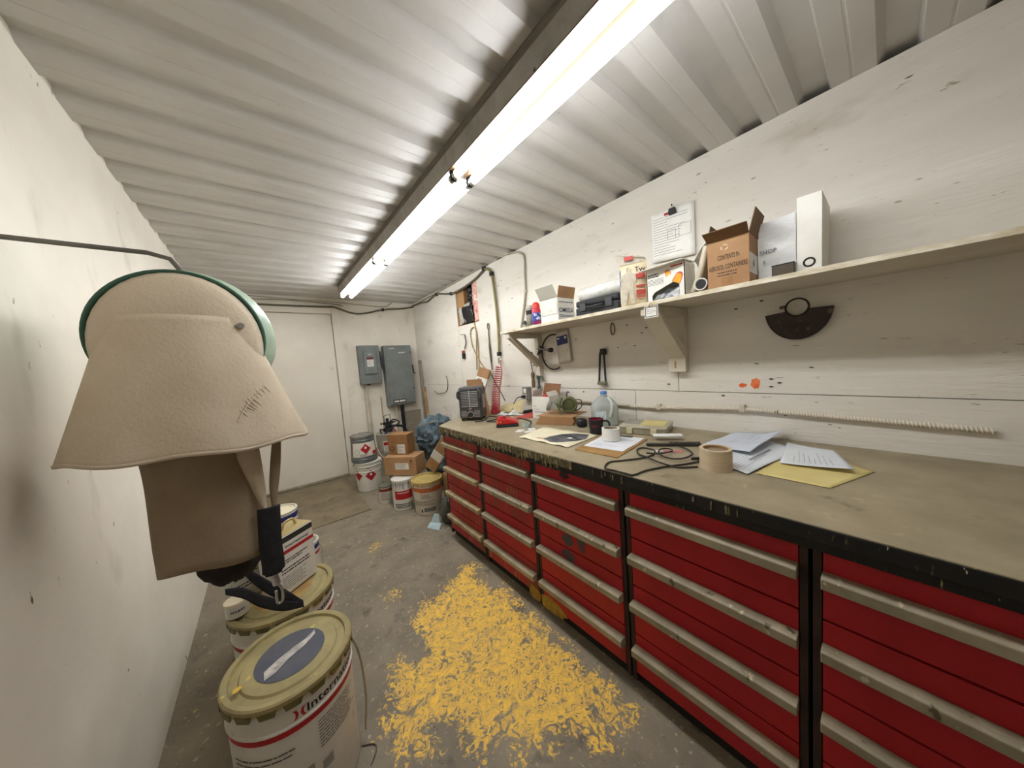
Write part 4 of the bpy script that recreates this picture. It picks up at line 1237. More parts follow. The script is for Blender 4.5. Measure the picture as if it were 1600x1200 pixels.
part('binder_clip', MB().prism([(-.019, -.028), (.019, -.028), (.015, 0), (-.015, 0)], (-.012, .006), lambda u, v, q: Vector((c.x + q, c.y - u, c.z + v + .012))), m_blk, t, world=True, bevel=.002)
part('nail', MB().tube([c + Vector((.018, .01, .035)), c + Vector((-.03, -.01, .02))], .003, 6), m_nail, t, world=True)

# ================================================================== THINGS ON THE BENCH
Z = BT + .0005
# fan heater
t = thing('fan_heater', 'dark grey milkhouse fan heater at the bench end', 'heater', (1.262, 2.075, Z), RZ(-.75, -.66))
m_ht = mat('charcoal_heater', (74, 72, 72), (62, 60, 60), scale=20, rough=.45)
hw, hd, h_ = .092, .075, .262
part('case', MB().box(-hw, -hd, .014, hw, hd, h_), m_ht, t, bevel=.018, seg=4)
for sx in (-1, 1):
    for sy in (-1, 1):
        part('foot', MB().box(sx * hw * .75 - .01, sy * hd * .75 - .01, 0, sx * hw * .75 + .01, sy * hd * .75 + .01, .015), m_blk, t)
part('grille_recess', MB().box(-.066, -hd - .0015, .105, .066, -hd - .0003, .236), mat('dark_recess', (30, 28, 28), rough=.7), t, bevel=.0)
m_sil = mat('wire_silver', (176, 172, 164), rough=.35, metal=.7)
for i in range(10):
    z = .112 + i * .0128
    part('grille_bar', MB().tube([(-.066, -hd - .004, z), (.066, -hd - .004, z)], .0022, 6), m_sil, t, smooth=60)
part('grille_post', MB().tube([(0, -hd - .007, .104), (0, -hd - .007, .238)], .0022, 6), m_sil, t, smooth=60)
for sx in (-1, 1):
    part('side_handle', MB().tube(spline([(sx * .072, -hd - .001, .236), (sx * .088, -hd - .012, .226), (sx * .090, -hd - .013, .19), (sx * .074, -hd - .004, .17)], 5), .009, 8), m_ht, t, smooth=60)
    for k in range(5):
        part('vent_slot', MB().box(sx * .052 - .022, -hd - .0015, .032 + k * .0105, sx * .052 + .022, -hd - .0002, .0365 + k * .0105), mat('pale_slot', (150, 146, 140), rough=.4), t)
kn = part('dial', MB().tube([(0, -hd, .05), (0, -hd - .016, .05)], .019, 20), m_blk, t, smooth=40)
part('dial_ring', MB().tube([Vector((.023 * math.cos(q * .3), -hd - .001, .05 + .023 * math.sin(q * .3))) for q in range(21)], .002, 6, closed=True), m_lab, kn, smooth=60)
part('indicator', MB().box(-.006, -hd - .002, .078, .006, -hd - .0002, .084), m_redp, t)
part('brand_plate', MB().box(-.012, -hd - .002, .09, .012, -hd - .0002, .098), m_sil, t)
part('side_label', MB().box(hw + .0002, -.03, .09, hw + .0012, .03, .2), mat('silver_label', (150, 148, 146), rough=.35), t)

# cardboard scraps behind the heater
def slab(mb, Q, th):
    a = [Vector(p) for p in Q]
    n_ = (a[1] - a[0]).cross(a[3] - a[0]).normalized() * th
    return mb.add(a + [p + n_ for p in a], [(3, 2, 1, 0), (4, 5, 6, 7), (0, 1, 5, 4), (1, 2, 6, 5), (2, 3, 7, 6), (3, 0, 4, 7)])


t = thing('cardboard_sleeve', 'cardboard sleeve with white label leaning on the wall behind the heater', 'cardboard', (1.70, 2.50, Z))
a_, e_ = Vector((1.60, 2.59, Z + .05)), Vector((1.712, 2.52, Z + .385))
d_ = (e_ - a_).normalized()
part('sleeve_box', MB().obox(a_, e_, .12, .045, up=(-.75, -.6, .25)), m_card, t, world=True, bevel=.004)
part('white_label', MB().obox(a_ + d_ * .17, a_ + d_ * .265, .122, .047, up=(-.75, -.6, .25)), m_lab, t, world=True, bevel=.004)
t = thing('torn_carton', 'torn brown carton standing just behind the heater', 'cardboard', (1.47, 2.36, Z))
M_ = Matrix.Translation((1.46, 2.33, Z)) @ Matrix.Rotation(math.radians(-35), 4, 'Z')
part('carton_wall', MB().box(-.075, -.004, 0, .06, .0, .30, M_).box(.056, 0, 0, .06, .08, .27, M_), m_card, t, world=True)
part('carton_wall', MB().prism([(-.03, 0), (.07, 0), (.07, .26), (.03, .31), (0, .24)], (.05, .054), lambda u, v, q: M_ @ Vector((u, q, v))), m_cardin, t, world=True)
t = thing('folded_carton', 'folded open carton between the heater and the red coil', 'cardboard', (1.45, 2.14, Z))
slab(b := MB(), [(1.372, 2.085, Z + .001), (1.432, 2.085, Z + .001), (1.47, 2.20, Z + .21), (1.40, 2.23, Z + .20)], .003)
part('panel', b, m_card, t, world=True)
slab(b := MB(), [(1.42, 2.20, Z + .11), (1.47, 2.195, Z + .05), (1.51, 2.24, Z + .16), (1.445, 2.27, Z + .225)], .003)
part('panel', b, m_cardin, t, world=True)
slab(b := MB(), [(1.40, 2.105, Z + .001), (1.44, 2.165, Z + .001), (1.465, 2.20, Z + .10), (1.405, 2.12, Z + .09)], .003)
part('panel', b, m_cardin, t, world=True)
slab(b := MB(), [(1.135, 2.19, Z), (1.20, 2.235, Z), (1.24, 2.30, Z + .05), (1.17, 2.25, Z + .06)], .002)
solo('paper_scrap', b, m_lab, 'white paper scrap poking out left of the heater', 'paper')

# trowel-like taping knife
t = thing('drywall_knife', 'cream-coated wide blade tool propped beside the red coil', 'trowel', (1.62, 2.02, Z))
q = [on(779, 653, 0, 1.54), on(813, 645, 0, 1.60), on(821, 624, 0, 1.66), on(782, 635, 0, 1.62)]
q[0].z = max(q[0].z, Z + .004); q[1].z = max(q[1].z, Z + .004)
slab(b := MB(), q, .004)
part('blade', b, mat('mud_coated', (196, 182, 140), (168, 152, 108), scale=10, rough=.7), t, world=True, bevel=.001)
slab(b := MB(), [q[1] + Vector((-.004, 0, .0)), q[1] + Vector((.01, -.02, 0)), q[2] + Vector((.008, -.012, 0)), q[2] + Vector((-.004, 0, 0))], .006)
part('blade_end', b, mat('mud_grey', (176, 170, 150), rough=.7), t, world=True)

R_ = random.Random(8)
t = thing('foil_bag', 'crumpled clear plastic bag lying in front of the cream blade', 'bag', (1.50, 1.92, Z))
b = MB().grid(18, 10, lambda u, v: Vector((1.44 + .12 * u + .02 * v, 1.985 - .17 * u + .05 * v, Z + .002 + .05 * math.sin(math.pi * u) * math.sin(math.pi * v) * (.6 + .4 * math.sin(11 * u)) + R_.uniform(0, .008))))
part('bag_film', b, mat('silver_film', (176, 174, 166), (214, 212, 204), scale=30, rough=.25), t, world=True, smooth=40)

# red folder under the white box
q = [on(808, 653, 2, BT), on(846, 652, 2, BT), on(870, 640, 2, BT), on(820, 641, 2, BT)]
b = MB().add([(1.47, 1.83, Z), (1.50, 1.70, Z), (1.70, 1.66, Z), (1.70, 1.86, Z), (1.47, 1.83, Z + .003), (1.50, 1.70, Z + .003), (1.70, 1.66, Z + .003), (1.70, 1.86, Z + .003)], [(3, 2, 1, 0), (4, 5, 6, 7), (0, 1, 5, 4), (1, 2, 6, 5), (2, 3, 7, 6), (3, 0, 4, 7)])
solo('red_folder', b, mat('red_folder', (190, 78, 70), (176, 66, 60), rough=.5), 'flat red folder lying left of the white box', 'folder')

# battery charger
t = thing('battery_charger', 'red battery charger with a black base on the bench', 'charger', (1.255, 1.635, Z), RZ(-.62, -.78))
part('base', MB().box(-.075, -.055, 0, .075, .055, .018), m_blk, t, bevel=.006)
m_chr = mat('charger_red', (196, 44, 40), (182, 38, 36), rough=.4)
part('housing', MB().prism([(-.072, .0185), (.074, .0185), (.068, .032), (.0, .056), (-.058, .060), (-.072, .045)], (-.052, .052), lambda u, v, q: Vector((u, q, v))), m_chr, t, bevel=.006)
part('ridge', MB().box(-.052, -.03, .059, -.005, .03, .066), m_chr, t, bevel=.004)
part('dock_slot', MB().box(-.03, -.018, .0645, -.012, .018, .0672), m_blk, t)
for k in range(2): part('vent', MB().box(-.07 + k * .02, -.0535, .030, -.058 + k * .02, -.0522, .045), mat('pale_orange_vent', (214, 120, 84), rough=.5), t)
cable('charger_cord', [(1.33, 1.70, BT + .02), (1.40, 1.66, BT + .02), (1.43, 1.60, BT + .006), (1.39, 1.545, BT + .006), (1.345, 1.51, BT + .006)], .0045, m_blk, 'black cord trailing right behind the red charger', 'cord')
cable('bench_wire', [(1.19, 1.95, BT + .004), (1.26, 1.93, BT + .004), (1.34, 1.97, BT + .018), (1.40, 1.93, BT + .004), (1.33, 1.88, BT + .004), (1.25, 1.88, BT + .004), (1.29, 1.80, BT + .004), (1.35, 1.79, BT + .004)], .004, m_blk, 'tangled black wire between the heater and the red charger', 'wire')
R_ = random.Random(4)
b = MB().tube([(1.62, 1.885, Z + .013), (1.66, 1.87, Z + .015), (1.71, 1.88, Z + .014)], [.011, .012, .012], 8)
solo('black_tool', b, m_blk, 'small black tool lying behind the red folder', 'tool', smooth=50)

# small tape roll and scattered cards
t = thing('tape_roll', 'tiny pale teal tape roll in front of the charger', 'tape', (1.29, 1.475, Z))
part('roll', MB().lathe([(.018, 0), (.024, 0), (.024, .026), (.018, .026), (.018, 0)], 20, cap=False), mat('teal_tape', (182, 194, 188), (150, 170, 168), rough=.5), t, smooth=40)
for i, (x, y, a, lab) in enumerate(((1.20, 1.44, .5, 'white card nearest the charger'), (1.22, 1.375, -.2, 'white card between the charger and the cream sheet'), (1.265, 1.40, 1.0, 'white card behind the other two by the small tape roll'))):
    M_ = Matrix.Translation((x, y, Z + .001 * i)) @ Matrix.Rotation(a, 4, 'Z')
    b = MB().box(-.034, -.022, 0, .034, .022, .0009, M_)
    solo('card', b, m_lab, lab, 'card', 'cards on the bench')

# white box with torn lid
nr, fr = Vector((1.546, 1.521, Z)), Vector((1.515, 1.669, Z))
t = thing('open_carton', 'white printed carton with a raised brown lid on the bench', 'box', (1.605, 1.605, Z), RZ(-.98, -.2))
w_ = .152; hh = zat(1.515, 1.669, 620) - Z
carton(t, w_, .13, hh, m_white, [('r', .04, -35, 0), ('l', .05, -20, 0)], inside=m_white)
slab(b := MB(), [(-w_ * .42, .063, hh * .86), (w_ * .5, .063, hh * .82), (w_ * .56, .10, hh + .075), (-w_ * .40, .10, hh + .085)], .003)
part('lid', b, mat('carton_brown', (138, 98, 68), (120, 84, 58), rough=.8), t)
part('packing', MB().box(-w_ * .05, -.03, hh * .6, w_ * .3, .03, hh + .008), mat('red_packing', (186, 66, 54), rough=.6), t, bevel=.004)
fo = plane_fn((0, -.0656, hh * .5), (1, 0, 0), (0, 0, 1))
b = MB(); jag(1, -w_ * .4, -w_ * .25, fo, b, v0=.008, h=.006, seed=1, wmin=1); jag(1, -w_ * .4, -w_ * .08, fo, b, v0=-.014, h=.005, seed=2, wmin=1); jag(1, -w_ * .4, w_ * .3, fo, b, v0=-.034, h=.005, seed=3, wmin=1)
part('print', b, mat('purple_ink', (104, 92, 104), rough=.6), t)

# cardboard tray with half-mask respirator
t = thing('cardboard_tray', 'cut cardboard tray lying under the green respirator', 'tray', (1.52, 1.40, Z), RZ(-.92, -.4))
part('tray_front', MB().prism([(-.14, .0), (.115, 0), (.13, .03), (.118, .052), (-.10, .058)], (-.092, -.088), lambda u, v, q: Vector((u, q, v))), m_card, t)
part('tray_side', MB().prism([(-.09, .0), (-.03, .0), (.0, .025), (-.03, .05), (-.09, .05)], (.115, .119), lambda u, v, q: Vector((q, u, v))), mat('card_edge_brown', (142, 100, 62), rough=.8), t)
slab(b := MB(), [(-.13, -.088, .056), (.12, -.088, .05), (.17, .10, .056), (-.07, .11, .066)], .003)
part('tray_top', b, m_card, t)
part('tray_back', MB().box(-.06, .085, 0, .09, .089, .052), m_cardin, t)

m_ol = mat('olive_rubber', (104, 108, 72), (84, 88, 58), scale=18, rough=.55)
m_ol2 = mat('grey_olive', (124, 126, 104), (102, 104, 86), scale=18, rough=.5)
t = thing('respirator', 'olive green half-mask respirator lying on the cardboard tray', 'respirator', (1.56, 1.40, Z + .07), RZ(-.80, -.6))
prof = [(.020, 0), (.046, .006), (.052, .03), (.044, .058), (.030, .07), (.034, .074), (.030, .08), (.0, .08)]
Mx = Matrix.Translation((.052, -.012, .052)) @ Matrix.Rotation(math.radians(75), 4, 'X') @ Matrix.Scale(1.0, 4)
part('facepiece', MB().lathe([(.050, .0), (.054, .012), (.048, .045), (.034, .07), (.018, .082), (0, .085)], 24, M=Matrix.Translation((.05, -.055, .050)) @ Matrix.Rotation(math.radians(-82), 4, 'X')), m_ol, t, smooth=60)
part('face_seal', MB().tube([Vector((.05 + .047 * math.cos(q * .2618) , -.060 - .006 * math.cos(q * .52), .050 + .044 * math.sin(q * .2618))) for q in range(24)], .008, 8, closed=True), m_ol, t, smooth=60)
part('inner_cup', MB().lathe([(.0, .03), (.03, .02), (.044, .0)], 20, M=Matrix.Translation((.05, -.060, .050)) @ Matrix.Rotation(math.radians(-82), 4, 'X'), cap=False), mat('olive_inside', (62, 62, 46), rough=.7), t, smooth=60)
part('filter_cartridge', MB().lathe([(.030, 0), (.033, .004), (.033, .026), (.026, .032), (.0, .032)], 20, M=Matrix.Translation((-.035, -.01, .045)) @ Matrix.Rotation(math.radians(50), 4, 'Y')), m_ol2, t, smooth=40)
part('filter_cartridge', MB().lathe([(.036, 0), (.038, .004), (.038, .020), (.030, .026), (.0, .026)], 20, M=Matrix.Translation((-.075, -.03, .042)) @ Matrix.Rotation(math.radians(-68), 4, 'Y')), mat('grey_filter', (142, 144, 134), (110, 114, 100), rough=.45), t, smooth=40)
part('valve', MB().lathe([(.016, 0), (.016, .018), (.012, .024), (0, .024)], 16, M=Matrix.Translation((-.01, -.02, .075))), m_ol2, t, smooth=40)
part('strap', MB().tube(spline([(.09, -.03, .08), (.125, .01, .07), (.128, .02, .03), (.10, .0, .006), (.05, -.01, .004)], 6), .004, 6), m_ol, t, smooth=60)
part('strap', MB().obox((-.03, -.045, .06), (-.008, -.075, .0), .02, .003).obox((-.008, -.0755, .001), (-.012, -.092, -.055), .016, .003), m_ol, t)
part('strap', MB().tube(spline([(.03, .0, .09), (.035, .01, .12), (.04, .0, .132), (.052, -.008, .128)], 5), .004, 6), mat('dark_olive', (58, 60, 42), rough=.6), t, smooth=60)
t = thing('rubber_bung', 'round black rubber bung between the respirator and the mug', 'bung', (1.495, 1.19, Z))
part('cap_body', MB().lathe([(.026, 0), (.032, .01), (.032, .04), (.024, .05), (.010, .054), (0, .054)], 18), m_blk, t, smooth=50)
part('cap_rib', MB().lathe([(.0335, .016), (.0345, .02), (.0335, .024)], 18, cap=False), m_blk, t, smooth=50)

# cream sheet with dark printed gloves
P4 = [Vector((1.085, 1.32, Z)), Vector((1.35, 1.385, Z)), Vector((1.375, .985, Z)), Vector((1.094, .965, Z))]
qs = lambda u, v: P4[0].lerp(P4[3], u).lerp(P4[1].lerp(P4[2], u), v)
t = thing('instruction_sheet', 'unfolded cream sheet with a dark printed picture', 'paper', tuple(P4[0]))
part('sheet', MB().grid(12, 8, lambda u, v: qs(u, v) + Vector((0, 0, .002 + .006 * (math.sin(9 * u) ** 2) * (.5 + .5 * math.cos(5 * v))))), mat('cream_paper', (232, 224, 196), (218, 208, 178), scale=5, rough=.65), t, world=True, solid=.0006, smooth=60)
zz = lambda u, v: qs(u, v) + Vector((0, 0, .0032 + .006 * (math.sin(9 * u) ** 2) * (.5 + .5 * math.cos(5 * v))))
gl = [(.46, .14), (.44, .36), (.52, .66), (.68, .86), (.90, .88), (.97, .62), (.93, .40), (.80, .20), (.62, .08)]
uc = sum(p[0] for p in gl) / len(gl); vc = sum(p[1] for p in gl) / len(gl)
b = MB().grid(18, 6, lambda u, v: zz(uc + (gl[int(u * 18) % 9][0] + (gl[(int(u * 18) + 1) % 9][0] - gl[int(u * 18) % 9][0]) * 0 - uc) * v, vc + (gl[int(u * 18) % 9][1] - vc) * v)) if False else MB()
def lp(u, v):
    k_ = u * 9; i_ = int(k_) % 9; f_ = k_ - int(k_)
    a_ = gl[i_]; c_ = gl[(i_ + 1) % 9]
    return zz(uc + (a_[0] + (c_[0] - a_[0]) * f_ - uc) * v, vc + (a_[1] + (c_[1] - a_[1]) * f_ - vc) * v)
b.grid(36, 5, lp, wrapu=True)
part('printed_picture', b, mat('glove_print', (62, 62, 66), (112, 112, 116), scale=18, rough=.6, specks=[((30, 30, 32), 40, .56, (1, .3, 1), .05)]), t, world=True, label='dark grey printed picture')
b = MB().grid(6, 2, lambda u, v: zz(.30 + .15 * u, .16 + .04 * v + .05 * u) + Vector((0, 0, .0004)))
part('red_print', b, m_redp, t, world=True)
b = MB().grid(4, 2, lambda u, v: zz(.72 + .07 * u, .46 + .1 * v) + Vector((0, 0, .0006)))
part('white_tag', b, m_lab, t, world=True)

# clipboard with sheet
C4 = [Vector((1.093, .921, 0)), Vector((1.385, .972, 0)), Vector((1.438, .744, 0)), Vector((1.105, .705, 0))]
t = thing('clipboard', 'brown hardboard clipboard with a white sheet on the bench', 'clipboard', (1.25, .83, Z))
part('board', MB().prism([(p.x, p.y) for p in C4], (Z, Z + .004), lambda u, v, q: Vector((u, v, q))), mat('hardboard', (172, 134, 82), (150, 114, 68), scale=10, rough=.55), t, world=True, bevel=.001)
S4 = [C4[0].lerp(C4[3], .06).lerp(C4[1].lerp(C4[2], .06), .22), C4[0].lerp(C4[3], .06).lerp(C4[1].lerp(C4[2], .06), .97), C4[0].lerp(C4[3], .94).lerp(C4[1].lerp(C4[2], .94), .99), C4[0].lerp(C4[3], .94).lerp(C4[1].lerp(C4[2], .94), .24)]
sh_ = lambda u, v: S4[0].lerp(S4[3], u).lerp(S4[1].lerp(S4[2], u), v) + Vector((0, 0, Z + .0052 + .001 * math.sin(8 * v)))
part('sheet', MB().grid(4, 6, sh_), mat('bluish_paper', (228, 230, 234), (218, 220, 226), rough=.6), t, world=True, solid=.0005)
b = MB()
for i in range(9):
    v0 = .12 + i * .09
    b.grid(2, 1, lambda u, v: sh_(.1 + (.3 + .5 * ((i * 37) % 10) / 10) * u, v0 + .012 * v) + Vector((0, 0, .0008)))
part('print', b, mat('pale_blue_ink', (176, 182, 198), rough=.7), t, world=True)
part('clip_bar', MB().obox(C4[1].lerp(C4[2], .3) + Vector((-.006, 0, Z + .009)), C4[1].lerp(C4[2], .7) + Vector((-.006, 0, Z + .009)), .02, .007), m_steel, t, world=True, bevel=.002)

# white tape roll on the clipboard
c = Vector((1.318, .872, Z + .008))
t = thing('tape_roll', 'wide white tape roll standing on the clipboard', 'tape', tuple(c))
ht = zat(1.29, .85, 671) - c.z
m_wt = mat('white_tape', (232, 230, 222), (220, 217, 208), scale=40, rough=.55, stretch=(.2, .2, 6))
part('roll', MB().lathe([(.034, 0), (.043, 0), (.043, ht), (.034, ht), (.034, 0)], 28, cap=False), m_wt, t, smooth=40)
part('core', MB().lathe([(.0305, .001), (.0338, .001), (.0338, ht + .001), (.0305, ht + .001), (.0305, .001)], 28, cap=False), mat('grey_core', (150, 140, 124), rough=.7), t, smooth=40)
part('core_floor', MB().lathe([(0, ht * .8), (.0304, ht * .8)], 24, cap=False), mat('dust', (140, 134, 122), rough=.8), t)

# mug
c = Vector((1.395, 1.015, Z))
hm = zat(1.395, .99, 655) - Z
t = thing('mug', 'black mug with a dark red inside rim', 'mug', tuple(c), RZ(-.8, -.6))
part('cup', MB().lathe([(.030, 0), (.034, .003), (.041, hm), (.0385, hm), (.033, .006), (0, .006)], 28), mat('black_mug', (30, 29, 31), (38, 36, 38), rough=.35), t, smooth=40)
part('inner_glaze', MB().lathe([(.0418, hm - .002), (.0418, hm + .001), (.0380, hm + .001), (.0365, hm * .6), (.034, .012), (0, .012)], 28, cap=False), mat('maroon_glaze', (112, 30, 46), (96, 26, 40), rough=.35), t, smooth=40)
part('handle', MB().tube(spline([(.038, 0, hm * .86), (.062, -.004, hm * .84), (.072, -.006, hm * .6), (.058, -.004, hm * .3), (.036, 0, hm * .22)], 6), .0055, 8), mat('black_mug', (30, 29, 31)), t, smooth=60)
b = MB()
rect(b, lambda u, v: Vector((.0402 * math.sin(u / .04), -.0402 * math.cos(u / .04), v)), -.022, hm * .52, .012, hm * .66, 10, 1)
part('logo_print', b, mat('maroon_print', (120, 34, 56), (60, 26, 36), scale=60, rough=.4), t)

# water jug
c = Vector((1.632, 1.118, Z))
t = thing('water_jug', 'translucent plastic water jug with a blue cap', 'jug', tuple(c), RZ(-.72, -.69))
hj = zat(1.632, 1.118, 611) - Z
m_jug = mat('hazy_plastic', (214, 220, 214), rough=.25, trans=.55, ior=1.3, spec=.5)
sq = lambda q, r, k_: (abs(math.cos(q)) ** k_ + abs(math.sin(q)) ** k_) ** (-1 / k_) * r
levels = [(.0, .066, 5), (.008, .076, 5), (.05, .078, 5), (.115, .077, 5), (.150, .078, 4), (.185, .070, 3), (.215, .052, 2.5), (.238, .030, 2), (.246, .020, 2), (hj - .022, .019, 2)]
b = MB()
n_ = 32
for z, r, k_ in levels:
    b.v += [(sq(2 * math.pi * j / n_, r, k_) * math.cos(2 * math.pi * j / n_), sq(2 * math.pi * j / n_, r, k_) * math.sin(2 * math.pi * j / n_), z * (hj - .022) / .256 if z < .25 else z) for j in range(n_)]
b.f += [(i * n_ + j, i * n_ + (j + 1) % n_, (i + 1) * n_ + (j + 1) % n_, (i + 1) * n_ + j) for i in range(len(levels) - 1) for j in range(n_)] + [tuple(reversed(range(n_)))]
part('bottle', b, m_jug, t, smooth=50)
b = MB()
for z, r, k_ in levels[:5]:
    b.v += [(sq(2 * math.pi * j / n_, r - .003, k_) * math.cos(2 * math.pi * j / n_), sq(2 * math.pi * j / n_, r - .003, k_) * math.sin(2 * math.pi * j / n_), .003 + z * .95 * (hj - .022) / .256) for j in range(n_)]
b.f += [(i * n_ + j, i * n_ + (j + 1) % n_, (i + 1) * n_ + (j + 1) % n_, (i + 1) * n_ + j) for i in range(4) for j in range(n_)] + [tuple(reversed(range(n_))), tuple(range(4 * n_, 5 * n_))]
part('water', b, mat('water', (226, 236, 232), rough=.02, trans=1.0, ior=1.33), t, smooth=50)
part('grip', MB().tube(spline([(.02, -.030, hj - .04), (.035, -.058, hj - .065), (.03, -.080, hj - .11), (.02, -.082, hj - .15)], 6), .010, 8), mat('hazy_grip', (216, 220, 212), rough=.3, trans=.3), t, smooth=60)
part('cap', MB().lathe([(.0205, hj - .0215), (.0205, hj - .002), (.018, hj), (0, hj)], 24), mat('blue_cap', (96, 138, 198), rough=.4), t, smooth=40)
b = MB(); rect(b, lambda u, v: Vector((u, -.0795, v)), -.064, .045, -.004, .095, 4, 2)
part('label', b, mat('jug_label', (190, 216, 226), (232, 236, 236), scale=40, rough=.4, ramp=(.45, .6)), t)

# parts organiser case
t = thing('parts_case', 'flat clear parts organiser case with a yellowed label', 'case', (1.60, .835, Z), RZ(-.968, -.25))
part('tray', MB().box(-.118, -.10, 0, .118, .10, .03), mat('smoky_plastic', (164, 156, 134), (140, 132, 110), scale=14, rough=.3), t, bevel=.004)
part('lid', MB().box(-.12, -.102, .0305, .12, .102, .042), mat('yellowed_clear_lid', (186, 180, 160), (166, 158, 136), scale=10, rough=.25), t, bevel=.003)
part('paper_insert', MB().box(-.02, -.06, .0422, .10, .08, .0430), mat('yellow_insert', (206, 192, 128), (190, 176, 116), scale=8, rough=.6), t)
part('paper_insert', MB().box(-.11, -.03, .0422, -.03, .085, .0430), mat('grey_insert', (150, 148, 138), (120, 118, 110), scale=16, rough=.6), t)
part('latch', MB().box(-.075, -.110, .004, -.045, -.1022, .036), mat('cream_latch', (206, 196, 160), rough=.4), t, bevel=.003)
part('latch', MB().box(.045, -.110, .004, .075, -.1022, .036), mat('cream_latch', (206, 196, 160)), t, bevel=.003)

# binding comb bar, white sleeve, pink slip
a, e = on(1010, 697, 2, BT), on(1095, 697, 2, BT)
t = thing('spiral_bar', 'dark wire-bound bar lying in front of the organiser case', 'bar', tuple(a.lerp(e, .5)))
part('bar', MB().obox(a + Vector((0, 0, .008)), e + Vector((0, 0, .008)), .020, .012), mat('dark_grey_bar', (74, 70, 66), (54, 52, 50), rough=.4, metal=.3), t, world=True, bevel=.002)
dv = (e - a)
for k in range(14):
    c = a + dv * (.45 + k * .04) + Vector((0, 0, .013))
    part('wire_loop', MB().tube([c + Vector((.010 * math.cos(q * .785), 0, .007 * math.sin(q * .785))) for q in range(8)], .0016, 4, closed=True), m_blk, t, world=True, smooth=60)
m0 = on(1042, 688, 2, BT)
M_ = Matrix.Translation((m0.x + .01, m0.y, Z + .016)) @ Matrix.Rotation(math.atan2(dv.y, dv.x), 4, 'Z')
solo('white_sleeve', MB().box(-.065, -.02, 0, .065, .022, .010, M_), mat('white_foam', (230, 230, 226), (216, 216, 210), rough=.6), 'small white foam strip resting on the dark bar', 'strip', bevel=.004)
m0 = on(1045, 705, 2, BT)
M_ = Matrix.Translation((m0.x, m0.y, Z)) @ Matrix.Rotation(math.atan2(dv.y, dv.x), 4, 'Z')
solo('pink_slip', MB().box(-.02, -.018, 0, .055, .014, .001, M_), mat('pink_paper', (196, 130, 122), (180, 112, 106), scale=20, rough=.6), 'pink slip of paper in front of the dark bar', 'paper')
solo('paper_slip', MB().box(-.065, -.014, 0, -.024, .012, .001, M_), m_lab, 'white slip of paper left of the pink slip', 'paper')

# loose cable loops
zc_ = BT + .0045
cp = [on(px, py, 2, BT) for px, py in ((1096, 722), (1070, 727), (1040, 731), (1010, 737), (990, 744), (968, 747), (952, 741), (945.5, 733), (952, 724), (975, 721), (1005, 717), (1020, 712), (1022, 705), (1005, 701), (996, 704), (998, 711), (1012, 719), (1032, 728), (1060, 732), (1090, 731))]
cp = [Vector((max(p.x, WTX + .002), p.y, zc_)) for p in cp]
for i, dz in ((16, .007), (17, .008), (3, 0)): cp[i].z += dz
t = thing('loose_cable', 'thin black cable looping over the front of the worktop', 'cable', tuple(cp[6]))
part('cable_run', MB().tube(spline(cp, 8), .0034, 8), mat('black_cable', (38, 36, 34), (58, 54, 50), rough=.5), t, world=True, smooth=60)
cp = [on(px, py, 2, BT) for px, py in ((1010, 712), (1030, 713), (1050, 709), (1045, 705), (1032, 706), (1030, 713), (1044, 720), (1066, 721), (1082, 714), (1074, 706), (1062, 702))]
cp = [Vector((p.x, p.y, zc_ + .007)) for p in cp]
part('cable_run', MB().tube(spline(cp, 8), .0034, 8), mat('black_cable', (38, 36, 34)), t, world=True, smooth=60)
c = on(1088, 719, 2, BT)
part('plug', MB().tube([Vector((c.x - .012, c.y + .012, Z + .006)), Vector((c.x + .014, c.y - .012, Z + .006))], .0055, 8), m_blk, t, world=True, smooth=40)

# big brown tape roll
c = Vector((1.222, .384, Z))
ht = zat(1.20, .372, 703) - Z
t = thing('tape_roll', 'wide beige masking tape roll nearest the camera', 'tape', tuple(c))
part('roll', MB().lathe([(.040, 0), (.050, 0), (.050, ht), (.040, ht), (.040, 0)], 32, cap=False), mat('beige_tape', (206, 188, 160), (190, 170, 142), scale=40, rough=.6, stretch=(.2, .2, 6)), t, smooth=40)
part('core', MB().lathe([(.036, .001), (.0398, .001), (.0398, ht - .001), (.036, ht - .001), (.036, .001)], 32, cap=False), mat('brown_core', (150, 118, 84), rough=.7), t, smooth=40)
part('core_fill', MB().lathe([(0, ht * .86), (.0358, ht * .86)], 28, cap=False), mat('tan_dust', (158, 140, 112), (130, 112, 88), rough=.8), t)

# drawings
def sheet(name, Q, label, m, z0, cat='paper', curlfn=None, group=None, world=True, lines=None):
    Q = [Vector(q_) for q_ in Q]
    f_ = lambda u, v: Q[0].lerp(Q[1], u).lerp(Q[3].lerp(Q[2], u), v) + Vector((0, 0, z0 + (curlfn(u, v) if curlfn else 0)))
    t_ = thing(name, label, cat, (Q[0].x, Q[0].y, BT), 0, group)
    part('sheet', MB().grid(16, 14, f_), m, t_, world=True, solid=.0006, smooth=60)
    if lines:
        b_ = MB()
        for (u0, v0, u1, v1) in lines:
            b_.grid(8, 1, lambda u, v: f_(u0 + (u1 - u0) * u, v0 + (v1 - v0) * v) + Vector((0, 0, .0009)))
        part('print', b_, mat('drawing_ink', (140, 142, 150), rough=.7), t_, world=True)
    return f_


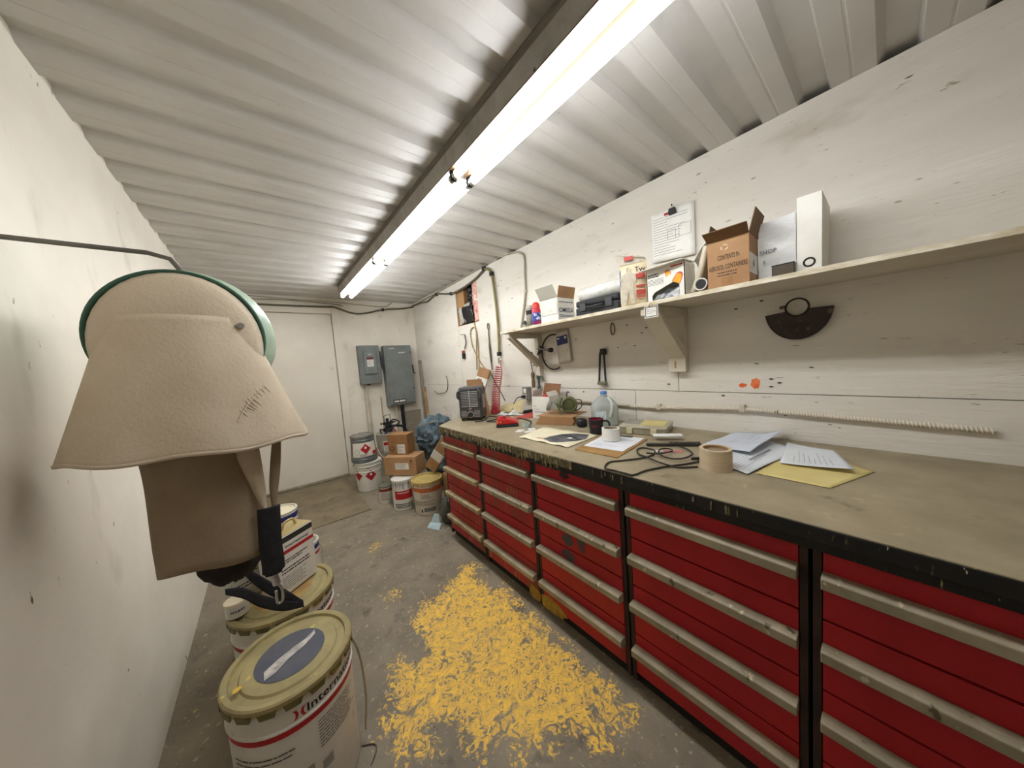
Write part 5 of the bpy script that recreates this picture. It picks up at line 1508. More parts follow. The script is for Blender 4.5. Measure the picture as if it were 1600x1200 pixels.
m_draw = mat('drawing_paper', (222, 226, 230), (208, 212, 218), scale=4, rough=.6)
g2 = lambda px, py: (on(px, py, 2, BT).x, on(px, py, 2, BT).y, 0)
sheet('yellow_envelope', [g2(1180, 740), g2(1250, 700), (1.47, .02, 0), (1.235, .10, 0)], 'pale yellow envelope at the front under the drawings', mat('yellow_paper', (222, 206, 140), (208, 190, 124), rough=.6), BT + .002, 'envelope')
lines = [(.1, .2 + .08 * i, .1 + .25 + .1 * ((i * 7) % 4), .208 + .08 * i) for i in range(8)] + [(.55, .15, .9, .158), (.55, .5, .9, .508), (.55, .15, .553, .5), (.9, .15, .903, .5), (.3, .6, .75, .66), (.32, .7, .6, .715)]
sheet('drawing_sheet', [g2(1112, 722), g2(1180, 684), g2(1248, 706), g2(1168, 743)], 'flat white printed drawing lying next to the beige tape roll', m_draw, BT + .0055, 'drawing', lambda u, v: .002 * math.sin(5 * u) ** 2, lines=lines)
sheet('drawing_sheet', [g2(1218, 727), g2(1230, 694), (1.60, .12, 0), (1.40, .06, 0)], 'white drawing sheet curling at the right photo edge', m_draw, BT + .0095, 'drawing', lambda u, v: .012 * v * v, lines=lines[:8])
roll = lambda u, v: .0 + .004 * math.sin(6 * u + 2 * v) ** 2 + (.045 * max(0, (u - .72) / .28) ** .6 if u > .72 else 0) + .012 * max(0, v - .8) / .2
sheet('drawing_sheet', [g2(1096, 700), g2(1152, 679), g2(1229, 688), g2(1172, 716)], 'bluish folded drawing with a curled rolled edge by the wall', mat('bluish_drawing', (204, 210, 220), (190, 197, 208), scale=4, rough=.6), BT + .013, 'drawing', lambda u, v: .003 * math.sin(6 * u) ** 2 + .03 * max(0, (v - .55) / .45) ** 1.5 * u + .012 * v, lines=[(.25, .35, .5, .36), (.25, .42, .45, .43), (.5, .55, .75, .56), (.3, .7, .7, .71)])

# ================================================================== PAILS AND CANS
m_pw = mat('white_pail_paint', (222, 219, 210), (206, 202, 190), scale=5, rough=.4, metal=.0, specks=[((150, 140, 122), 14, .68, (1, 1, .6), .08), ((110, 100, 84), 34, .73, (1, 1, .5), .03)])
m_pg = mat('grey_steel_pail', (128, 132, 132), (108, 112, 112), scale=7, rough=.42, metal=.5)
m_bail = mat('bail_wire', (176, 172, 160), rough=.35, metal=.8)


def cyl(rb, rt, h, off=.0008):
    """surface of a tapered can: u along the circumference from the front, v height"""
    def f(u, v, w=0.0):
        r = rb + (rt - rb) * v / h + off + w
        a = u / max(rb, rt)
        return Vector((r * math.sin(a), -r * math.cos(a), v))
    return f


def band(mb, f, u0, u1, v0, v1, n=24, nv=2):
    return mb.grid(n, nv, lambda a, b_: f(u0 + (u1 - u0) * a, v0 + (v1 - v0) * b_))


def diamond(t, f, cu, cv, s, m, flame=True):
    b = MB().grid(8, 8, lambda a, b_: f(cu + (a - b_) * s, cv + (a + b_ - 1) * s, .0004))
    part('hazard_diamond', b, m, t)
    if flame:
        b = MB().grid(3, 4, lambda a, b_: f(cu + (a - .5) * s * .45 * math.sin(math.pi * min(.98, b_ * .75 + .2)), cv + s * (.02 + .5 * b_), .0012))
        part('flame_mark', b, m_lab, t)


def pail(t, rb, rt, h, m, ribs=(.72, .86), lid=None, open_top=False, lug=None, rim=.006):
    pr = [(rb * .96, 0), (rb, .004)]
    for k_ in ribs:
        r = rb + (rt - rb) * k_
        pr += [(r, h * k_ - .006), (r + .004, h * k_ - .002), (r + .004, h * k_ + .002), (r, h * k_ + .006)]
    pr += [(rt, h - .012)]
    if open_top: pr += [(rt + .004, h - .008), (rt + .004, h), (rt - .003, h), (rt - .006, h - .03), (rb, .02), (0, .02)]
    elif lid: pr += [(rt + rim, h - .014), (rt, h - .011)]
    else: pr += [(rt + rim, h - .010), (rt + rim, h - .003), (rt, h)]
    part('pail_body', MB().lathe(pr, 40), m, t, smooth=35)
    if lid:
        part('lid', MB().lathe([(rt + rim + .003, h - .016), (rt + rim + .004, h + .002), (rt + rim - .001, h + .006), (rt - .010, h + .004), (rt - .013, h - .004), (rt * .80, h - .004), (rt * .77, h + .001), (0, h + .001)], 44), lid, t, smooth=35)
    if lug:
        for q in range(18):
            a = 2 * math.pi * q / 18
            c_ = Vector(((rt + rim + .004) * math.cos(a), (rt + rim + .004) * math.sin(a), h - .022))
            M_ = Matrix.Translation(c_) @ Matrix.Rotation(a, 4, 'Z')
            part('lid_lug', MB().prism([(-.023, .012), (.023, .012), (.017, -.005), (-.017, -.005)], (-.004, .0005), lambda u, v, q_: M_ @ Vector((q_, u, v))), lug, t)


def bail(t, rt, z, side=1, drop=.12, out=.012):
    P = [Vector(((rt + out) * math.cos(a), (rt + out) * math.sin(a) * side, z - drop * math.sin(a))) for a in [math.pi * i / 16 for i in range(17)]]
    part('bail_handle', MB().tube(P, .0025, 6), m_bail, t, smooth=60)
    for s in (-1, 1):
        part('ear', MB().tube([(s * (rt - .002), 0, z), (s * (rt + out + .004), 0, z)], .012, 12), m_bail, t, smooth=40)


FACE = lambda x, y: RZ(-x, -y)
m_hz = mat('hazard_red', (176, 36, 42), (160, 32, 38), rough=.45)

# --- far group
cx, cy = .800, 3.664
t = thing('paint_pail', 'white pail with a red flammable diamond, lowest by the door', 'pail', (cx, cy, 0), FACE(cx, cy))
pail(t, .120, .137, .322, m_pw, ribs=(.68, .86), open_top=False)
f = cyl(.120, .137, .322)
diamond(t, f, .022, .178, .060, m_hz)
diamond(t, f, -.125, .185, .055, m_hz, False)
b = MB(); band(b, f, -.02, .02, .262, .268); band(b, f, -.004, .004, .255, .275, 4)
part('stamp_print', b, mat('grey_stamp', (110, 108, 100), rough=.6), t)
bail(t, .134, .29, -1, .02)

t = thing('paint_pail', 'dented grey steel pail stacked on the white diamond pail', 'pail', (.775, 3.668, .3285), FACE(.775, 3.668) + .05)
pail(t, .132, .117, .285, m_pg, ribs=(.12, .84), rim=.003, lid=mat('grey_pail_lid', (150, 148, 138), (122, 120, 110), scale=12, rough=.5, metal=.3))
f = cyl(.132, .117, .285)
b = MB(); band(b, f, -.135, .15, .065, .215, 32, 3)
part('paper_label', b, mat('hazard_label', (224, 220, 208), (208, 202, 188), scale=6, rough=.6), t)
f2 = cyl(.132, .117, .285, .0016)
diamond(t, f2, .015, .148, .056, m_hz)
diamond(t, f2, -.075, .12, .034, mat('label_outline', (150, 142, 132), rough=.6), False)
diamond(t, cyl(.132, .117, .285, .0022), -.075, .12, .029, m_lab, False)
b = MB(); band(b, f2, .09, .148, .072, .11, 8, 1)
part('red_print', b, m_redp, t)
b = MB(); jag(4, -.05, .05, f2, b, v0=.092, h=.003, step=.007, seed=12)
part('print', b, mat('dark_grey_ink', (90, 86, 80), rough=.7), t)
part('bail_handle', MB().tube(spline([(-.05, .02, .286), (-.03, .03, .31), (.01, .03, .30), (.03, .02, .286)], 5), .003, 6), m_bail, t, smooth=60)

# pressure pot behind with black pump
t = thing('paint_pail', 'dull pail with a red label and wire handle behind the grey pail', 'pail', (1.14, 4.0, 0), FACE(1.14, 4.0))
pail(t, .125, .135, .52, mat('tin_pail', (176, 172, 156), (150, 146, 130), scale=8, rough=.45, metal=.3), ribs=(.3, .6), rim=.004)
f = cyl(.125, .135, .52)
b = MB(); band(b, f, -.06, .09, .30, .44, 16, 2)
part('paper_label', b, m_lab, t)
f2 = cyl(.125, .135, .52, .0016)
b = MB(); band(b, f2, -.055, .085, .385, .425, 16, 1)
part('red_print', b, m_redp, t)
b = MB(); jag(6, -.05, .08, f2, b, v0=.37, h=.003, step=.010, seed=13)
part('print', b, mat('dark_grey_ink', (90, 86, 80)), t)
P = [Vector((.148 * math.cos(a), -.148 * math.sin(a) - .03 * math.sin(a), .47 - .25 * math.sin(a))) for a in [math.pi * i / 18 for i in range(19)]]
part('bail_handle', MB().tube(P, .004, 6), mat('white_bail', (206, 200, 190), rough=.4), t, smooth=60)
part('red_cord', MB().tube(spline([(-.14, -.03, .36), (-.13, -.10, .26), (-.05, -.14, .22), (.08, -.145, .25)], 6), .006, 6), mat('red_cord', (170, 50, 56), rough=.5), t, smooth=60)

t = thing('spray_pump', 'black airless spray pump with hoses standing on the tin pail', 'pump', (1.165, 4.04, .522))
z0 = .522
part('pump_base', MB().lathe([(.05, 0), (.06, .01), (.055, .05), (.03, .06), (0, .06)], 16, (1.165, 4.040, z0)), m_blk, t, world=True, smooth=40)
part('manifold', MB().box(1.135, 4.0, z0 + .06, 1.205, 4.08, z0 + .10).box(1.105, 4.03, z0 + .09, 1.235, 4.05, z0 + .125), m_blk, t, world=True, bevel=.006)
part('cylinder', MB().tube([(1.165, 4.040, z0 + .10), (1.165, 4.040, z0 + .17)], .018, 12), m_blk, t, world=True, smooth=40)
part('handle_frame', MB().tube([(1.130, 4.040, z0 + .12), (1.130, 4.040, z0 + .205), (1.210, 4.040, z0 + .215), (1.205, 4.040, z0 + .15)], .005, 8), m_blk, t, world=True, smooth=40)
part('hose', MB().tube(spline([(1.105, 4.020, z0 + .03), (1.055, 3.980, z0 + .05), (1.065, 3.940, z0 - .02), (1.115, 3.920, z0 + .02), (1.215, 3.940, z0 + .07), (1.305, 4.000, z0 + .10), (1.255, 4.040, z0 + .14), (1.195, 4.040, z0 + .13)], 6), .009, 8), m_blk, t, world=True, smooth=60)
part('hose', MB().tube(spline([(1.205, 4.020, z0 + .07), (1.275, 4.000, z0 + .06), (1.355, 4.020, z0 + .03), (1.405, 4.060, z0 - .05)], 6), .016, 8), m_blk, t, world=True, smooth=60)
part('valve_lever', MB().obox((1.205, 3.980, z0 + .06), (1.235, 3.900, z0 - .03), .012, .008), m_redp, t, world=True)
part('spout', MB().tube([(1.095, 4.040, z0 + .11), (1.080, 4.040, z0 + .11)], .013, 10).tube([(1.235, 4.040, z0 + .11), (1.265, 4.040, z0 + .115)], .010, 10), m_blk, t, world=True, smooth=40)

# grey metal drum under the boxes
cx, cy = .990, 3.235
t = thing('paint_can', 'plain grey metal can in the shadow behind the red-labelled can', 'can', (cx, cy, 0), FACE(cx, cy))
pail(t, .09, .09, .285, m_pg, ribs=(.1, .9), rim=.004)

cx, cy = .830, 3.143
t = thing('paint_can', 'small can with grey lid and brown band on the floor', 'can', (cx, cy, 0), FACE(cx, cy))
part('can_body', MB().lathe([(.068, 0), (.070, .004), (.070, .166), (.066, .17)], 32), m_pw, t, smooth=35)
part('lid', MB().lathe([(.0725, .160), (.0725, .173), (.064, .175), (.062, .171), (0, .171)], 32), mat('olive_grey_lid', (122, 122, 104), (104, 104, 88), scale=12, rough=.6), t, smooth=35)
f = cyl(.070, .070, .17)
b = MB(); band(b, f, -.10, .10, .122, .152, 24, 1)
part('brown_band', b, mat('brown_band', (140, 62, 40), (120, 50, 36), scale=16, rough=.5), t)
b = MB(); jag(5, -.06, .03, f, b, v0=.105, h=.007, step=.016, seed=14, wmin=.7)
part('print', b, mat('dark_grey_ink', (90, 86, 80)), t)

cx, cy = .916, 2.896
t = thing('paint_can', 'white can with a big red label and blue drips', 'can', (cx, cy, 0), FACE(cx, cy))
part('can_body', MB().lathe([(.094, 0), (.098, .004), (.098, .270), (.102, .274), (.102, .284), (.094, .287), (.090, .280), (0, .280)], 36), m_pw, t, smooth=35)
f = cyl(.098, .098, .287)
b = MB(); band(b, f, -.085, .085, .105, .185, 24, 2)
part('red_label', b, m_redp, t)
b = MB(); text('Forest & Paint', .018, None, None, lambda u, v: f(u, v + .168, .001), w=.12, mb=b)
b = MB(); jag(1, -.06, .05, lambda u, v: f(u, v, .001), b, v0=.162, h=.008, seed=15, wmin=1)
part('white_print', b, m_lab, t)
R_ = random.Random(19)
b = MB()
for k_ in range(46):
    u_ = R_.uniform(-.15, .15); v1 = R_.uniform(.255, .272); v0 = v1 - R_.uniform(.01, .075)
    band(b, f, u_, u_ + R_.uniform(.002, .005), v0, v1, 1, 1)
o_ = part('paint_drips', b, mat('slate_drips', (84, 98, 118), (104, 108, 84), scale=40, rough=.5), t); o_['kind'] = 'stuff'
b = MB(); jag(3, -.09, .09, f, b, v0=.055, h=.010, step=.016, seed=16, wmin=.9)
part('print', b, mat('dark_grey_ink', (90, 86, 80)), t)

cx, cy = 1.056, 2.646
t = thing('paint_pail', 'large pail with a dusty yellow lid and orange stripe', 'pail', (cx, cy, 0), FACE(cx, cy) - .15)
m_ylid = mat('dusty_yellow_lid', (196, 172, 104), (168, 146, 90), scale=8, rough=.65, specks=[((222, 190, 90), 10, .66, (1, 1, 1), .04)])
pail(t, .118, .132, .300, mat('cream_pail', (206, 198, 180), (188, 178, 158), scale=5, rough=.5, specks=[((140, 126, 100), 14, .66, (1, 1, .6), .08)]), ribs=(.9,), lid=m_ylid, rim=.004)
for q in range(20):
    a = 2 * math.pi * q / 20
    M_ = Matrix.Translation((.1385 * math.cos(a), .1385 * math.sin(a), .277)) @ Matrix.Rotation(a, 4, 'Z')
    part('lid_lug', MB().prism([(-.016, .009), (.016, .009), (.010, -.010), (-.010, -.010)], (-.003, .002), lambda u, v, q_: M_ @ Vector((q_, u, v))), m_ylid, t)
f = cyl(.118, .132, .300)
b = MB(); band(b, f, -.22, .22, .215, .250, 32, 1)
part('orange_stripe', b, mat('orange_stripe', (204, 110, 54), (190, 92, 46), scale=14, rough=.5), t)
b = MB(); band(b, f, -.06, .22, .210, .216, 24, 1)
part('red_stripe', b, m_redp, t)
f2 = cyl(.118, .132, .300, .0016)
b = MB(); jag(1, -.02, .09, f2, b, v0=.228, h=.010, seed=17, wmin=1); jag(3, -.05, .06, f2, b, v0=.185, h=.006, step=.014, seed=18); jag(5, -.14, .10, f2, b, v0=.13, h=.004, step=.010, seed=19)
part('print', b, mat('brown_ink', (122, 104, 92), rough=.7), t)
b = MB(); band(b, f2, -.03, .08, .035, .07, 10, 1)
part('stamp_block', b, mat('grey_stamp', (110, 108, 100)), t)
b = MB(); band(b, f2, -.06, -.045, .03, .055, 4, 1)
part('mark', b, m_ink, t)

# --- stacked cartons on the cans
ang = math.atan2(-.255, .214)
b_ = None
cw, cdp = .335, .185
n1 = Vector((math.sin(ang), -math.cos(ang), 0))       # front normal
mid = (Vector((.811, 3.057, 0)) + Vector((1.026, 2.802, 0))) / 2 - n1 * (cdp / 2)
t = thing('cardboard_box', 'wide brown carton with a white label resting on the cans', 'box', (mid.x, mid.y, .2885), ang)
part('carton_body', MB().box(-cw / 2, -cdp / 2, 0, cw / 2, cdp / 2, .182), m_card, t, bevel=.004)
part('tape_seam', MB().box(-cw / 2 - .0006, -.025, .181, cw / 2 + .0006, .025, .1828), mat('packing_tape', (176, 138, 98), rough=.3), t)
part('shipping_label', MB().box(-.05, -cdp / 2 - .0012, .062, .09, -cdp / 2 - .0003, .122), m_lab, t)
b = MB(); jag(4, -.045, .085, plane_fn((0, -cdp / 2 - .0016, .11), (1, 0, 0), (0, 0, 1)), b, v0=0, h=.004, step=.012, seed=20, wmin=.5)
part('print', b, mat('dark_grey_ink', (90, 86, 80)), t)
b = MB(); fo = plane_fn((.12, -cdp / 2 - .0006, .14), (1, 0, 0), (0, 0, 1))
b.add([fo(-.018, -.012), fo(0, .02), fo(.018, -.012), fo(.006, -.004), fo(-.006, -.004)], [(0, 4, 3, 2, 1)])
rect(b, fo, -.022, -.022, .026, -.019); rect(b, fo, -.02, -.030, .02, -.028)
part('symbol_print', b, mat('carton_ink', (62, 48, 38)), t)
cw2, cd2 = .215, .135
mid2 = (Vector((.878, 3.099, 0)) + Vector((1.008, 2.93, 0))) / 2 - n1 * (cd2 / 2)
t = thing('cardboard_box', 'smaller brown carton with a diamond mark on the wide carton', 'box', (mid2.x, mid2.y, .4715), ang - .02)
part('carton_body', MB().box(-cw2 / 2, -cd2 / 2, 0, cw2 / 2, cd2 / 2, .20), mat('darker_cardboard', (150, 110, 70), (134, 96, 60), scale=7, rough=.75), t, bevel=.004)
part('shipping_label', MB().box(-.005, -cd2 / 2 - .0012, .012, .078, -cd2 / 2 - .0003, .102), m_lab, t)
b = MB(); jag(7, .0, .072, plane_fn((0, -cd2 / 2 - .0016, .09), (1, 0, 0), (0, 0, 1)), b, v0=0, h=.004, step=.011, seed=21, wmin=.4)
part('print', b, mat('dark_grey_ink', (90, 86, 80)), t)
b = MB(); fo = plane_fn((-.062, -cd2 / 2 - .0006, .06), (1, 0, 0), (0, 0, 1))
for s0, s1 in ((.03, .022),):
    q_ = [(s0, 0), (0, s0), (-s0, 0), (0, -s0)]
    for i in range(4):
        a_, c_ = q_[i], q_[(i + 1) % 4]
        k_ = s1 / s0
        b.add([fo(*a_), fo(*c_), fo(c_[0] * k_, c_[1] * k_), fo(a_[0] * k_, a_[1] * k_)], [(0, 1, 2, 3)])
part('diamond_print', b, mat('carton_ink', (62, 48, 38)), t)

# --- tarp bundle, cardboard tube, bag, mask, plywood
R_ = random.Random(23)
def lump(c, r, seed, n=40, amp=.16, fr=3.0):
    from mathutils import noise
    b = MB().ball((0, 0, 0), 1.0, n)
    out = []
    for p in b.v:
        p = Vector(p)
        q_ = p * fr + Vector((seed * 7.1, seed * 3.3, seed))
        k_ = 1 + amp * (noise.noise(q_) + .6 * (1 - abs(noise.noise(q_ * 1.9)) * 3) + .25 * noise.noise(q_ * 4.5))
        out.append((c[0] + p.x * r[0] * k_, c[1] + p.y * r[1] * k_, c[2] + p.z * r[2] * k_))
    b.v = out
    return b


m_tarp = mat('blue_grey_tarp', (96, 114, 122), (70, 84, 92), scale=9, rough=.5, bump=.6, bscale=20, specks=[((140, 154, 158), 14, .64, (1, 1, 1), .06)])
t = thing('tarp_bundle', 'crumpled blue-grey plastic tarp bundled at the bench end', 'tarp', (1.33, 2.98, 0))
part('tarp', lump((1.40, 3.10, .56), (.205, .22, .20), 2, 72, .20, 3.4), m_tarp, t, world=True, smooth=70)
part('tarp_tail', lump((1.37, 3.05, .33), (.12, .18, .28), 5, 64, .18, 3.2), m_tarp, t, world=True, smooth=70)
part('rope', MB().tube(spline([(1.14, 3.10, .69), (1.22, 3.02, .72), (1.30, 2.90, .745), (1.36, 2.88, .73)], 5), .006, 6), mat('grey_rope', (120, 118, 108), rough=.7), t, world=True, smooth=60)

a_, e_ = on(675, 731, 2, .36), None
a_ = Vector((1.135, 2.715, .352)); e_ = Vector((1.235, 2.41, .73))
d_ = (e_ - a_).normalized()
t = thing('cardboard_tube', 'folded cardboard sleeve with a white label leaning at the bench end', 'cardboard', tuple(a_))
part('sleeve', MB().obox(a_, e_, .11, .05, up=(-.6, -.8, .3)), m_card, t, world=True, bevel=.006)
part('white_label', MB().obox(a_ + d_ * .13, a_ + d_ * .23, .113, .053, up=(-.6, -.8, .3)), m_lab, t, world=True, bevel=.006)
b = MB().box(1.17, 2.36, 0, 1.30, 2.56, .335)
solo('scrap_carton', b, mat('darker_cardboard', (150, 110, 70)), 'plain carton wedged between the yellow-lidded pail and the bench', 'box', bevel=.004)
t = thing('waste_bag', 'dark clear plastic bag slumped against the cabinet corner', 'bag', (1.05, 2.30, 0))
part('bag', lump((1.075, 2.30, .105), (.065, .085, .11), 9, 28, .14, 3.0), mat('smoky_bag', (92, 90, 80), (66, 64, 56), scale=20, rough=.25), t, world=True, smooth=60)
t = thing('dust_mask', 'pale blue disposable mask dropped on the floor by the bench', 'mask', (.96, 2.30, 0))
slab(b := MB(), [(.90, 2.345, .002), (.955, 2.24, .002), (.985, 2.255, .045), (.935, 2.36, .03)], .002)
part('mask_panel', b, mat('mask_blue', (164, 190, 196), (186, 204, 208), scale=14, rough=.7), t, world=True)
slab(b := MB(), [(.955, 2.40, .002), (1.0, 2.31, .002), (1.005, 2.34, .085), (.985, 2.38, .08)], .002)
part('mask_panel', b, mat('mask_blue', (164, 190, 196)), t, world=True)
part('ear_loop', MB().tube(spline([(.955, 2.245, .004), (1.0, 2.20, .003), (1.035, 2.24, .003), (1.0, 2.30, .02)], 6), .0018, 5), m_lab, t, world=True, smooth=60)
b = MB().box(-.18, 3.07, 0, .655, 4.255, .008)
b.v = [(x + (y - 3.07) * .02 * (1 if x > 0 else 0), y, z) for x, y, z in b.v]
solo('plywood_sheet', b, mat('dirty_plywood', (140, 126, 100), (116, 104, 84), scale=4, rough=.7, specks=[((168, 152, 120), 20, .68, (1, 1, 1), .06), ((86, 78, 62), 9, .64, (1, 1, 1), .1)]), 'thin dirty plywood sheet on the floor before the door', 'board', bevel=.001)

# --- near group on the left
m_np = mat('near_pail_white', (214, 210, 200), (196, 191, 178), scale=5, rough=.4, specks=[((150, 140, 120), 14, .68, (1, 1, .6), .08)])
m_nlid = mat('olive_dusted_lid', (170, 156, 108), (142, 130, 92), scale=9, rough=.55, metal=.1, specks=[((196, 178, 104), 24, .66, (1, 1, 1), .05), ((96, 88, 62), 14, .68, (1, 1, 1), .06)])
m_lug = mat('lid_lug_metal', (124, 116, 62), (86, 82, 52), scale=20, rough=.5, metal=.2)


def near_pail(label, cx, cy, r, h, rz, centre, labelled=True, group='paint pails on the left'):
    t = thing('paint_pail', label, 'pail', (cx, cy, 0), rz, group)
    pail(t, r * .93, r - .008, h - .006, m_np, ribs=(.80,), lid=m_nlid, lug=m_lug, rim=.004)
    f = cyl(r * .93, r - .008, h, .0012)
    R_ = r - .008
    b = MB(); band(b, f, -R_ * 3.0, R_ * 3.0, h - .112, h - .088, 60, 1)
    part('red_stripe', b, m_redp, t)
    b = MB(); V, Fc = text_geo('International', .034, .20)
    b.add([f(p[0] + .10, p[1] + h - .066) for p in V], Fc)
    part('lettering', b, m_ink, t)
    b = MB()
    for s in (-1, 1):
        b.add([f(-.018 + s * u, h - .066 + v) for u, v in ((.002, 0), (.006, .012), (.016, .015), (.010, .006), (.010, -.006), (.016, -.015), (.006, -.012))], [tuple(range(7)) if s > 0 else tuple(reversed(range(7)))])
    part('logo_mark', b, m_redp, t)
    b = MB(); jag(9, .02, .16, f, b, v0=h - .135, h=.003, step=.010, seed=25); jag(4, -.2, -.02, f, b, v0=h - .16, h=.004, step=.014, seed=26)
    part('print', b, mat('dark_grey_ink', (90, 86, 80)), t)
    b = MB(); band(b, f, -.05, .0, .12, .19, 6, 1); band(b, f, .02, .05, .14, .17, 6, 1)
    part('panel_print', b, mat('grey_panel', (150, 146, 136), rough=.6), t)
    if centre:
        part('lid_disc', MB().lathe([(0, h - .0038), (r * .54, h - .0038)], 40, cap=False), centre, t)
        M_ = Matrix.Translation((.0, -.0, h - .003)) @ Matrix.Rotation(math.radians(20), 4, 'Z')
        R2 = random.Random(3)
        pl = [(-.085, -.018), (-.06, -.024), (-.02, -.014), (.03, -.016), (.075, -.006), (.085, .012), (.05, .006), (.02, .012), (-.03, .016), (-.07, .012)]
        b = MB().prism(pl, (0, .0006), lambda u, v, q_: M_ @ Vector((u, v, q_)))
        part('torn_sticker', b, mat('torn_sticker', (206, 200, 190), (150, 146, 142), scale=40, rough=.6), t)
    return t


t = near_pail('large near pail with a dark blue lid disc and torn sticker', -.024, 1.19, .170, .43, FACE(-.024, 1.19) + .12, mat('navy_disc', (72, 76, 92), (92, 92, 98), scale=8, rough=.5))
b = MB()
P = [Vector((.178 * math.cos(a), .178 * math.sin(a) * .25 - .01, .33 - .26 * math.sin(a))) for a in [math.pi * i / 16 for i in range(17)]]
P = spline([(.168, .02, .36), (.185, -.01, .30), (.192, -.02, .22), (.186, -.04, .12), (.165, -.07, .05)], 5)
part('bail_handle', MB().tube(P, .004, 6), m_bail, t, smooth=60)
part('paint_chip', MB().prism([(-.012, -.006), (.0, -.01), (.012, -.002), (.006, .008), (-.008, .008)], (.4315, .4322), lambda u, v, q_: Vector((u - .13, v - .02, q_))), mat('yellow_chip', (214, 176, 70), rough=.6), t)
t = near_pail('pail behind the near one, carrying the rectangular tin', -.028, 1.562, .176, .43, FACE(-.028, 1.562) + .1, None)
part('lid_dust', MB().lathe([(0, .4256), (.10, .4256)], 36, cap=False), mat('ochre_dust', (196, 166, 96), (150, 112, 74), scale=7, rough=.6), t)

# rectangular tin on the second pail
m_tin = mat('tin_label_white', (226, 224, 216), (214, 211, 202), scale=6, rough=.4)
m_brass = mat('gold_tin', (196, 178, 128), (176, 156, 104), rough=.4, metal=.3)


def tin(label, bx, by, z, w, d, h, rz, face, dark=True):
    t = thing('solvent_tin', label, 'tin', (bx, by, z), rz)
    part('tin_body', MB().box(-w / 2, -d / 2, 0, w / 2, d / 2, h), face, t, bevel=.004)
    part('tin_top', MB().box(-w / 2 + .002, -d / 2 + .002, h + .0002, w / 2 - .002, d / 2 - .002, h + .003), m_brass, t, bevel=.001)
    part('spout_cap', MB().lathe([(.016, h + .003), (.016, h + .016), (0, h + .017)], 18, (-w * .28, d * .1, 0)), m_brass, t, smooth=40)
    part('top_handle', MB().tube(spline([(-.01, 0, h + .003), (.0, 0, h + .028), (w * .22, 0, h + .03), (w * .3, 0, h + .003)], 6), .005, 8), m_brass, t, smooth=60)
    fo = plane_fn((0, -d / 2 - .0006, 0), (1, 0, 0), (0, 0, 1))
    if dark:
        b = MB(); rect(b, fo, -w / 2 + .002, h - .026, w / 2 - .002, h - .003)
        part('dark_band', b, mat('dark_green_band', (52, 56, 50), rough=.45), t)
    b = MB(); rect(b, fo, -w / 2 + .002, h - .072, w / 2 - .002, h - .058)
    part('red_band', b, m_redp, t)
    text('International', .018, m_ink, t, lambda u, v: fo(u + w * .04, v + h - .044), w=w * .62)
    b = MB()
    for s in (-1, 1): b.add([fo(-w * .38 + s * u * .6, h - .044 + v * .6) for u, v in ((.002, 0), (.006, .012), (.016, .015), (.010, .006), (.010, -.006), (.016, -.015), (.006, -.012))], [tuple(range(7)) if s > 0 else tuple(reversed(range(7)))])
    part('logo_mark', b, m_redp, t)
    b = MB(); jag(2, -w * .42, w * .4, fo, b, v0=h - .10, h=.004, step=.009, seed=27); jag(2, -w * .42, w * .4, fo, b, v0=h - .135, h=.005, step=.012, seed=28, wmin=.9); jag(7, -w * .42, w * .35, fo, b, v0=h - .165, h=.0018, step=.008, seed=29)
    part('print', b, m_ink, t)
    return t


rzt = math.atan2(.83, .55) * 1.0
tin('white rectangular tin with red stripe and International lettering on the pail', .001, 1.585, .4325, .165, .10, .235, math.radians(36), m_tin)
tin('faded grey rectangular tin left of the white one', -.145, 1.645, .4325, .115, .08, .20, math.radians(24), mat('tin_label_grey', (176, 172, 160), (160, 156, 144), scale=6, rough=.5), False)

def gallon(label, cx, cy, z, r, h, rz, lid, stripe, group=None):
    t = thing('paint_can', label, 'can', (cx, cy, z), rz, group)
    part('can_body', MB().lathe([(r - .003, 0), (r, .003), (r, h - .008), (r + .003, h - .004), (r + .003, h), (r - .006, h), (r - .009, h - .006), (0, h - .006)], 36), m_np, t, smooth=35)
    part('lid', MB().lathe([(0, h - .004), (r * .72, h - .004), (r * .75, h - .001), (r * .86, h - .002)], 36, cap=False), lid, t, smooth=35)
    f = cyl(r, r, h)
    b = MB(); band(b, f, -r * 3.1, r * 3.1, h - .042, h - .016, 40, 1)
    part('blue_band', b, stripe, t)
    b = MB(); band(b, f, -r * 3.1, r * 3.1, h - .075, h - .06, 40, 1)
    part('red_band', b, m_redp, t)
    part('ear', MB().tube([(r, 0, h * .78), (r + .012, 0, h * .78)], .012, 12), m_bail, t, smooth=40)
    part('bail_handle', MB().tube(spline([(r + .01, 0, h * .78), (r + .016, -.02, h * .66), (r * .6, -r * .9, h * .30), (0, -r * 1.12, h * .22)], 6), .002, 6), m_bail, t, smooth=60)
    return t


